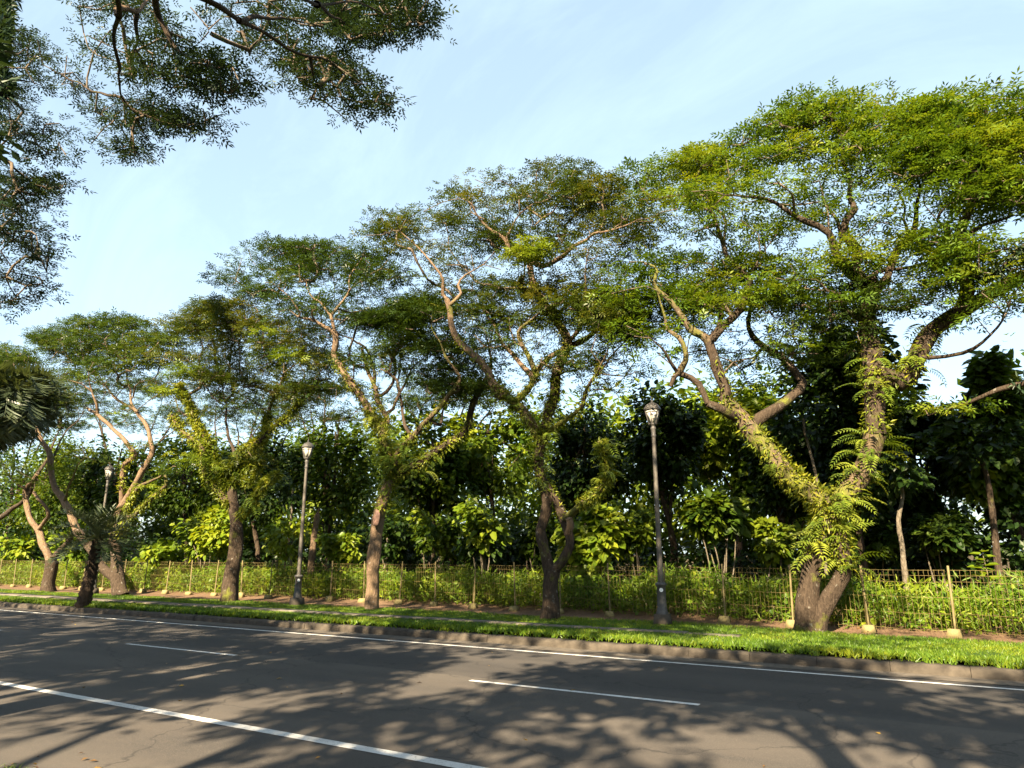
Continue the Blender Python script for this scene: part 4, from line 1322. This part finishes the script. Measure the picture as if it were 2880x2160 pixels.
# ------------------------------------------------------------------ forest behind the fence
def leafy_mass(mb, c, rad, n, size, kind='broad', tint0=.45, shell=.55, clumps=14, rg=rng, csize=.42):
    """leaves gathered in clumps over an uneven crown"""
    cd = rand_dir(clumps)
    cr = rg.uniform(shell, 1.0, (clumps, 1))
    cc = c + cd * cr * rad
    k = rg.integers(0, clumps, n)
    o = rand_dir(n)
    rr = rg.uniform(.25, 1.0, (n, 1)) ** .7
    p = cc[k] + o * rr * rad * csize * (.7 + .6 * rg.random((clumps, 1)))[k]
    d = o * np.array([1, 1, .3]) + cd[k] * .4 + rg.normal(0, .4, (n, 3)) + np.array([0, 0, -.45])
    nr = o * .8 + np.array([0, -.25, .9]) + rg.normal(0, .35, (n, 3))
    tint = tint0 + rg.normal(0, .12, clumps)[k] + rg.normal(0, .14, n)
    scatter(mb, kind, p, d, nr, size * rg.uniform(.6, 1.3, n), tint)
    return cc
def forest_tree(u, vtop, vbot, half, y, mat, label, n=5200, size=.24, bark=None, tint0=.45, name='forest_tree'):
    """u, vtop, vbot, half: place, top, foot of crown and half width as read off the photograph"""
    vtop -= 18
    top = at_y(pts('v', f'{u},{vtop}'), y)[0]; bot = at_y(pts('v', f'{u},{vbot}'), y)[0]
    wd = at_y(pts('v', f'{u + half},{vtop}'), y)[0] - at_y(pts('v', f'{u - half},{vtop}'), y)[0]
    w = np.linalg.norm(wd) / 2 * .85
    c = (top + bot) / 2
    base = np.array([c[0], y, Z0])
    T = thing(name, base, label, 'tree', 'broadleaf trees behind the fence')
    h = top[2] - bot[2]
    b = MB()
    path = np.array([base + [0, 0, -.1], base + [rng.normal(0, .15), 0, bot[2] * .6], c + [rng.normal(0, .3), 0, 0], c + [0, 0, h * .3]])
    q = smooth_path(path, .3)
    b.tube(q, np.linspace(.13, .04, len(q)), 9, .1, int(abs(u)))
    b.build('trunk', bark or M['bark_dark'], T, True)
    b = MB()
    rad = np.array([w * 1.15, min(w, 1.7), h / 2])
    cc = leafy_mass(b, c, rad * .80, n, size, tint0=tint0, clumps=30, csize=.36)
    b.build('crown', mat, T)
    b = MB()
    for e in cc[:14]:
        i = rng.integers(len(q) // 3, len(q) - 2)
        mid = (q[i] + e) / 2 + [0, 0, -.15]
        b.tube(smooth_path([q[i], mid, e], .3), np.linspace(.035, .012, len(smooth_path([q[i], mid, e], .3))), 5, cap=False)
    b.build('branches', bark or M['bark_dark'], T, True)
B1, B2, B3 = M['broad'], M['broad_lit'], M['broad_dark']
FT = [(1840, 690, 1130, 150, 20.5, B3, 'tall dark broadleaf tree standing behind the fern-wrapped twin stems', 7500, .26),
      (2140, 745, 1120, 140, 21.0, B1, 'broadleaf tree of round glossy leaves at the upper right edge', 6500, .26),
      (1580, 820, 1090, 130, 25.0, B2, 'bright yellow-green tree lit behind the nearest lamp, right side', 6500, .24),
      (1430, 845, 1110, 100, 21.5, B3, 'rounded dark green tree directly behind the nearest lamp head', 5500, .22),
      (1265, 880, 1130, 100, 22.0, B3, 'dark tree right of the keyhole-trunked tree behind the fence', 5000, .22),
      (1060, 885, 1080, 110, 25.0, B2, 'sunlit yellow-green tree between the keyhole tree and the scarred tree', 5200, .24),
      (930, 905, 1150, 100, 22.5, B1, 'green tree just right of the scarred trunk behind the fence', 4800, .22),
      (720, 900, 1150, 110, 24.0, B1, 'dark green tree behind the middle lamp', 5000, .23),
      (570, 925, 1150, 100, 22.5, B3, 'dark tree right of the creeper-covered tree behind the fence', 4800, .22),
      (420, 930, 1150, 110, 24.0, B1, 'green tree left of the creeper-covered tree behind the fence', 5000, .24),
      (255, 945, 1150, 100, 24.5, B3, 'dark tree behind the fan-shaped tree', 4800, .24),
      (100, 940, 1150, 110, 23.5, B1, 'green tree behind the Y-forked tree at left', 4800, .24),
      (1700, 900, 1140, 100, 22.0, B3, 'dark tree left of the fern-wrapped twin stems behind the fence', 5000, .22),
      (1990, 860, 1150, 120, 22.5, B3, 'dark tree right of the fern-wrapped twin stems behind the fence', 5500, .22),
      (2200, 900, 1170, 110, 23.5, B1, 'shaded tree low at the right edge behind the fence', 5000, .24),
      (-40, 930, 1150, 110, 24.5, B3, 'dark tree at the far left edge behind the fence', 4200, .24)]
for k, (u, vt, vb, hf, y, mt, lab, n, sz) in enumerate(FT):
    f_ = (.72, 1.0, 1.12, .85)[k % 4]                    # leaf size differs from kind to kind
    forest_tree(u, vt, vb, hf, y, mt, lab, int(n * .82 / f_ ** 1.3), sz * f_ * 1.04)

# more trees of the avenue's kind stand deeper in the forest, their lacy crowns fill the gap under the avenue crowns
def lacy_tree(u, poly, y, label, n=70, mat='albizia'):
    c = at_y(pts('v', f'{u},900'), y)[0]
    t = Tree('lacy_forest_tree', (c[0], y, Z0), label, 'tree', 'fine-leaved trees deeper in the forest')
    t.limb(np.array([(c[0], y, 0), (c[0] + .1, y, 2.5), (c[0] - .1, y, 4.6)]), .22, .17, BD, 'trunk', sides=10)
    top = t.limbs[0][0][-1]
    C = t.pads([pts('v', poly)], n, 1.8, top_bias=1, clump=1.2)
    for k in range(5):
        e = C[int(k * len(C) / 5)]
        t.limb(np.array([top, (top + e) / 2 + rng.normal(0, .3, 3), e]), .10, .03, BD)
    t.grow(C, M['twig'])
    t.foliage(C, M[mat], 24, .62, .30, tint0=.45)
lacy_tree(60, '-60,790 60,800 180,810 180,930 60,940 -60,930', 26.5, 'lacy-crowned tree behind the Y-forked tree deep in the forest', 120)
lacy_tree(290, '180,800 300,820 420,800 430,920 300,940 180,920', 26.0, 'lacy-crowned tree behind the fan-shaped tree deep in the forest', 130)
lacy_tree(510, '400,830 520,850 640,830 650,930 520,940 400,920', 25.5, 'lacy-crowned tree behind the creeper-covered tree deep in the forest', 130)
lacy_tree(720, '600,760 720,760 800,840 810,930 720,940 620,920', 24.5, 'lacy-crowned tree behind the middle lamp deep in the forest', 130, 'albizia_olive')
lacy_tree(980, '860,800 980,820 1080,830 1090,900 980,920 860,900', 24.5, 'lacy-crowned tree right of the scarred tree deep in the forest', 100)

# lower broadleaf shrubs between the trunks
def shrub(u, v, half, hh, y, label, mat=None, n=900, size=.20, name='broadleaf_shrub', tint0=.6):
    c = at_y(pts('v', f'{u},{v}'), y)[0]
    kx = np.linalg.norm(at_y(pts('v', f'{u + half},{v}'), y)[0] - c)
    kz = at_y(pts('v', f'{u},{v - hh}'), y)[0][2] - c[2]
    base = np.array([c[0], y, Z0])
    T = thing(name, base, label, 'shrub', 'shrubs behind the fence')
    b = MB()
    cc = leafy_mass(b, c, np.array([kx, min(kx, .9), kz]) * .8, n, size, tint0=tint0, clumps=12, csize=.42)
    b.build('foliage', mat or B2, T)
    if mat is B2:                                # the outermost leaves towards the road are seen one by one
        nl = min(70, n // 8)
        k_ = rng.integers(0, len(cc), nl)
        o = rand_dir(nl); o[:, 1] = -np.abs(o[:, 1]) - .3; o = unit(o)
        leaf_objects(T, 'broad', cc[k_] + o * np.array([kx, min(kx, .9), kz]) * .42, o * np.array([1, 1, .3]) + rng.normal(0, .4, (nl, 3)) + np.array([0, 0, -.45]),
                     np.array([0, -.7, .8]) + rng.normal(0, .3, (nl, 3)), size * rng.uniform(.9, 1.35, nl), mat, 'leaf')
    b = MB()
    for e in cc[:6]:
        q = smooth_path([base + [rng.normal(0, .12), rng.normal(0, .1), -.05], (base + e) / 2 + rng.normal(0, .1, 3), e], .25)
        b.tube(q, np.linspace(.028, .010, len(q)), 6, cap=False)
    b.build('stems', M['bark_pale'], T, True)
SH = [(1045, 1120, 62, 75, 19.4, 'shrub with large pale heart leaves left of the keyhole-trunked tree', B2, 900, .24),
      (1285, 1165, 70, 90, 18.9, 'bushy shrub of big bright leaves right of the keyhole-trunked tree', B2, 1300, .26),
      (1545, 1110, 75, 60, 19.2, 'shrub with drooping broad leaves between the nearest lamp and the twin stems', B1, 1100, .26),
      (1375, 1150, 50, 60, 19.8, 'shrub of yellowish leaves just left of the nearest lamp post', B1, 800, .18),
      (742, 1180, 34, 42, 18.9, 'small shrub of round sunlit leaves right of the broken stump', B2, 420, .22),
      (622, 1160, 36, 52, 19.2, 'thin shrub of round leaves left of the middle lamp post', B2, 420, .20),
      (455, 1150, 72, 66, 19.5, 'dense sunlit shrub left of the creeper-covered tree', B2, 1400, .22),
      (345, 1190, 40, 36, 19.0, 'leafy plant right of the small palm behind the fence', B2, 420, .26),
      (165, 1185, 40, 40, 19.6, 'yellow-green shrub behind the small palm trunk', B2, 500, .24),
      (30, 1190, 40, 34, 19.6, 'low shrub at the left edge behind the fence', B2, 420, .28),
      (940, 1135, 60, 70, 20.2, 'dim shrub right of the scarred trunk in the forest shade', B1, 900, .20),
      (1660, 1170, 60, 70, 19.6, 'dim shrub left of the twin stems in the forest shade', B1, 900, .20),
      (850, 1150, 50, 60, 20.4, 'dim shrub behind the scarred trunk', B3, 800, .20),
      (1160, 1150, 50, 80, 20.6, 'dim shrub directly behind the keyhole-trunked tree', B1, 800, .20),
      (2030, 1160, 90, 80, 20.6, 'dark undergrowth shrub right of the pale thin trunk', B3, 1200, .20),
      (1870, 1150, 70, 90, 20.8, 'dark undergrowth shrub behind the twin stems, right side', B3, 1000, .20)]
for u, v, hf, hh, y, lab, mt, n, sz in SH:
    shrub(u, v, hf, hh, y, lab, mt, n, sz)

# sapling with a few very large leaves rising above the fence at the right
sb = at_y(pts('v', '2128,1238'), 17.6)[0]
S_ = thing('sapling', (sb[0], 17.6, Z0), 'young plant with a few large bright leaves above the fence at right', 'plant')
b = MB(); b.tube(smooth_path([(sb[0], 17.6, Z0), (sb[0] + .05, 17.6, 1.0), (sb[0], 17.55, 1.75)], .2), np.linspace(.016, .008, 9) if False else np.linspace(.016, .008, len(smooth_path([(sb[0], 17.6, Z0), (sb[0] + .05, 17.6, 1.0), (sb[0], 17.55, 1.75)], .2))), 6)
b.build('stem', M['bark_pale'], S_, True)
for k in range(11):
    a = k * 2.4
    z = 1.15 + .055 * k
    b = MB()
    scatter(b, 'broad', np.array([[sb[0] + .02 * math.cos(a), 17.58 + .02 * math.sin(a), z]]), np.array([[math.cos(a), math.sin(a), .25]]), np.array([[0, -.2, 1.]]), [.34 - .012 * k], np.array([.65]))
    b.build('leaf', B2, S_)

# bare and thin trunks one can make out in the shade
def thin_trunk(fr, s, y, r0, r1, mat, label, name='thin_tree', leaves=260):
    uv = pts(fr, s)
    P_ = at_y(uv, y)
    base = np.array([P_[0, 0], y, Z0])
    T = thing(name, base, label, 'tree')
    q = smooth_path(np.concatenate([(base - [0, 0, .1])[None], P_]), .2)
    b = MB(); b.tube(q, np.linspace(r0, r1, len(q)), 9, .10, int(abs(uv[0, 0])))
    b.build('trunk', mat, T, True)
    if leaves:
        b = MB()
        leafy_mass(b, q[-1], np.array([.8, .6, .7]), leaves, .2, tint0=.4, clumps=8)
        b.build('crown', B3, T)
thin_trunk('D', '1050,985 1035,830 1015,700 1040,560 1010,400', 18.7, .075, .035, M['bark_pale'], 'slender mottled pale trunk right of the twin stems behind the fence')
thin_trunk('D', '1560,960 1530,700 1500,480 1440,300', 19.6, .10, .05, M['bark_dark'], 'slim brown trunk near the right edge behind the fence')
thin_trunk('D', '580,560 560,420 510,230 500,150', 18.6, .05, .03, M['bark_pale'], 'thin pale stem rising between the twin limbs')
thin_trunk('B', '370,1200 355,1100 375,900 380,780', 20.0, .06, .04, M['bark_pale'], 'thin pale trunk left of the middle lamp post')
thin_trunk('B', '1490,1180 1480,1130 1500,1050', 19.4, .05, .03, M['bark_pale'], 'short pale stem under the heart-leaved shrub')
thin_trunk('B', '915,1240 935,1150 930,1060', 19.6, .05, .03, M['bark_pale'], 'short leaning pale stem just right of the scarred trunk')
T = None
uv = pts('B', '488,1222 500,1100 512,1000 522,930')
P_ = at_y(uv, 19.0)
st_ = thing('broken_stump', (P_[0, 0], 19.0, Z0), 'tall broken reddish tree stump with a splintered top behind the fence', 'stump')
q = smooth_path(np.concatenate([np.array([[P_[0, 0] - .02, 19.0, Z0 - .1]]), P_]), .15)
b = MB(); b.tube(q, np.linspace(.13, .105, len(q)), 12, .12, 9)
b.build('trunk', M['bark'], st_, True)
b = MB()
for k in range(5):
    a = k * 1.3
    c0 = q[-1] + np.array([math.cos(a) * .05, math.sin(a) * .05, -.05])
    hh = (.34, .12, .18, .08, .14)[k]
    b.tube([c0, c0 + [0.01, 0, hh * .6], c0 + [.015, 0, hh]], [.045, .03, .006], 6, .2, k)
b.build('splinters', M['cut_wood'], st_)

# the forest farther back reads as one mass
b = MB()
nb = 200
X = rng.uniform(-75, 22, nb); Yb = rng.uniform(27, 37, nb)
for x, y in zip(X, Yb):
    hgt = rng.uniform(8.0, 9.8) + (y - 27) * .2
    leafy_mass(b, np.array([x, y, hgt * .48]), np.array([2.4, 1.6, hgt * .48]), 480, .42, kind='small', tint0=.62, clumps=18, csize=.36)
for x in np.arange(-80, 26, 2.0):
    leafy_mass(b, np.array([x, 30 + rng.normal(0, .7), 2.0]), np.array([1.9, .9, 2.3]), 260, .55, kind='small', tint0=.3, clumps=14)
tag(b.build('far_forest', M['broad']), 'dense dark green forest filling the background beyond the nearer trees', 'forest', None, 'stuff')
b = MB()
nb = 120
X = np.concatenate([rng.uniform(-52, 12, nb - 24), rng.uniform(-3, 10, 24)]); Yb = np.concatenate([rng.uniform(20.5, 25.5, nb - 24), rng.uniform(23, 28, 24)])
Zb_ = np.concatenate([rng.uniform(.8, 2.2, nb - 24), rng.uniform(1.5, 3.6, 24)])
for x, y, zc in zip(X, Yb, Zb_):
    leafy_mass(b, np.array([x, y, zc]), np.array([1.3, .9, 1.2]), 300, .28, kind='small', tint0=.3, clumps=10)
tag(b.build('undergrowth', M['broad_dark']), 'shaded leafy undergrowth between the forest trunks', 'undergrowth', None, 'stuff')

# weeds and long grass crowding the fence
b = MB()
n = 66000
x = rng.uniform(-48, 6, n)
dy = np.abs(rng.normal(0, 1, n)) * 1.0 + .24
y = fence_y(x) + dy
hmax = (.76 + .46 * np.clip(dy / 1.1, 0, 1)) * (.78 + .30 * wob(x, y * .4, .55, 2) + .10 * wob(x, y, 2.2))
z = Z0 + .05 + rng.random(n) ** .8 * np.clip(hmax, .3, 1.5)
p = np.stack([x, y, z], 1)
d = rng.normal(0, .8, (n, 3)) + np.array([0, -.45, .55])
scatter(b, 'weed', p, d, rng.normal(0, .45, (n, 3)) + np.array([0, -.75, .7]), rng.uniform(.08, .24, n), .5 + .18 * wob(x, y, .7) + rng.normal(0, .16, n))
n2 = 9000
x = rng.uniform(-48, 6, n2); dy = np.abs(rng.normal(0, .9, n2)) + .2; y = fence_y(x) + dy
z = Z0 + .1 + rng.random(n2) * np.clip(.85 + .35 * wob(x, y * .4, .55, 2), .3, 1.3)
scatter(b, 'broad', np.stack([x, y, z], 1), rng.normal(0, .7, (n2, 3)) + np.array([0, -.5, .1]), np.array([0, -.5, .8]) + rng.normal(0, .4, (n2, 3)), rng.uniform(.07, .16, n2), .5 + rng.normal(0, .2, n2))
tag(b.build('weeds', M['weed']), 'tall bright weeds and long grass crowding against the wire fence', 'weeds', None, 'stuff')

# mown grass on the verge
b = MB()
n = 130000
w_ = rng.random(n * 2)
x = 5 - 46 * rng.random(n * 2) ** 1.5
ed = lawn_edge(x)
y = YG1 - .14 + (ed + .26 - YG1) * rng.random(n * 2)
pd = (np.abs(y - 13.95) < np.clip(.36 - (x + 24) * .010, .16, .36)) & (x < -4.2)
bare = wob(x, y, .9, 4) > .78
keep = (~pd | (rng.random(n * 2) < .12)) & (~bare | (rng.random(n * 2) < .25))
x, y = x[keep][:n], y[keep][:n]
n = len(x)
p = np.stack([x, y, Z0 + .012 - .05 * np.clip((YG1 - y) / .14, 0, 1)], 1)
d = rng.normal(0, .55, (n, 3)); d[:, 2] = np.abs(d[:, 2]) * .5 + .65
nr = rand_dir(n)
sz = rng.uniform(.028, .065, n) * (1.25 - .25 * np.clip((y - YG1) / .5, 0, 1)) * np.where(y < YG1 + .35, 1.35, 1)
scatter(b, (np.array([(0, -.13, 0), (0, .13, 0), (1, 0, 0)]), np.array([(0, 1, 2)])), p, d, nr, sz, .5 + .2 * wob(x, y, 1.1) + rng.normal(0, .15, n))
tag(b.build('grass', M['grass']), 'short bright green grass on the far verge', 'grass', None, 'stuff')

# grass and fallen leaves at the near road edge
b = MB()
n = 16000
x = rng.uniform(-9.5, -2.2, n); y = rng.uniform(1.6, 3.0, n) + .08 * np.sin(x * 3)
d = rng.normal(0, .5, (n, 3)); d[:, 2] = np.abs(d[:, 2]) * .5 + .6
scatter(b, 'blade', np.stack([x, y, np.full(n, .04)], 1), d, rand_dir(n), rng.uniform(.05, .13, n), .45 + rng.normal(0, .2, n))
tag(b.build('near_grass', M['grass']), 'grass tufts at the near road edge in the lower left corner', 'grass', None, 'stuff')
b = MB()
n = 340
x = np.concatenate([rng.uniform(-9, -2.5, 120), rng.uniform(-30, 3, 220)])
y = np.concatenate([3.0 + np.abs(rng.normal(0, .4, 120)), np.where(rng.random(220) < .6, rng.uniform(14.8, 16.8, 220), rng.uniform(3.2, 12.1, 220))])
z = np.where(y > 12.4, Z0 + .03, road_z(y) + .012)
scatter(b, 'small', np.stack([x, y, z], 1), np.concatenate([rng.normal(0, 1, (n, 2)), rng.normal(0, .12, (n, 1))], 1), np.array([0, 0, 1.]) + rng.normal(0, .25, (n, 3)), rng.uniform(.035, .085, n), rng.random(n))
tag(b.build('fallen_leaves', M['litter']), 'scattered dry yellow and brown leaves on the road edge and soil path', 'leaf litter', None, 'stuff')
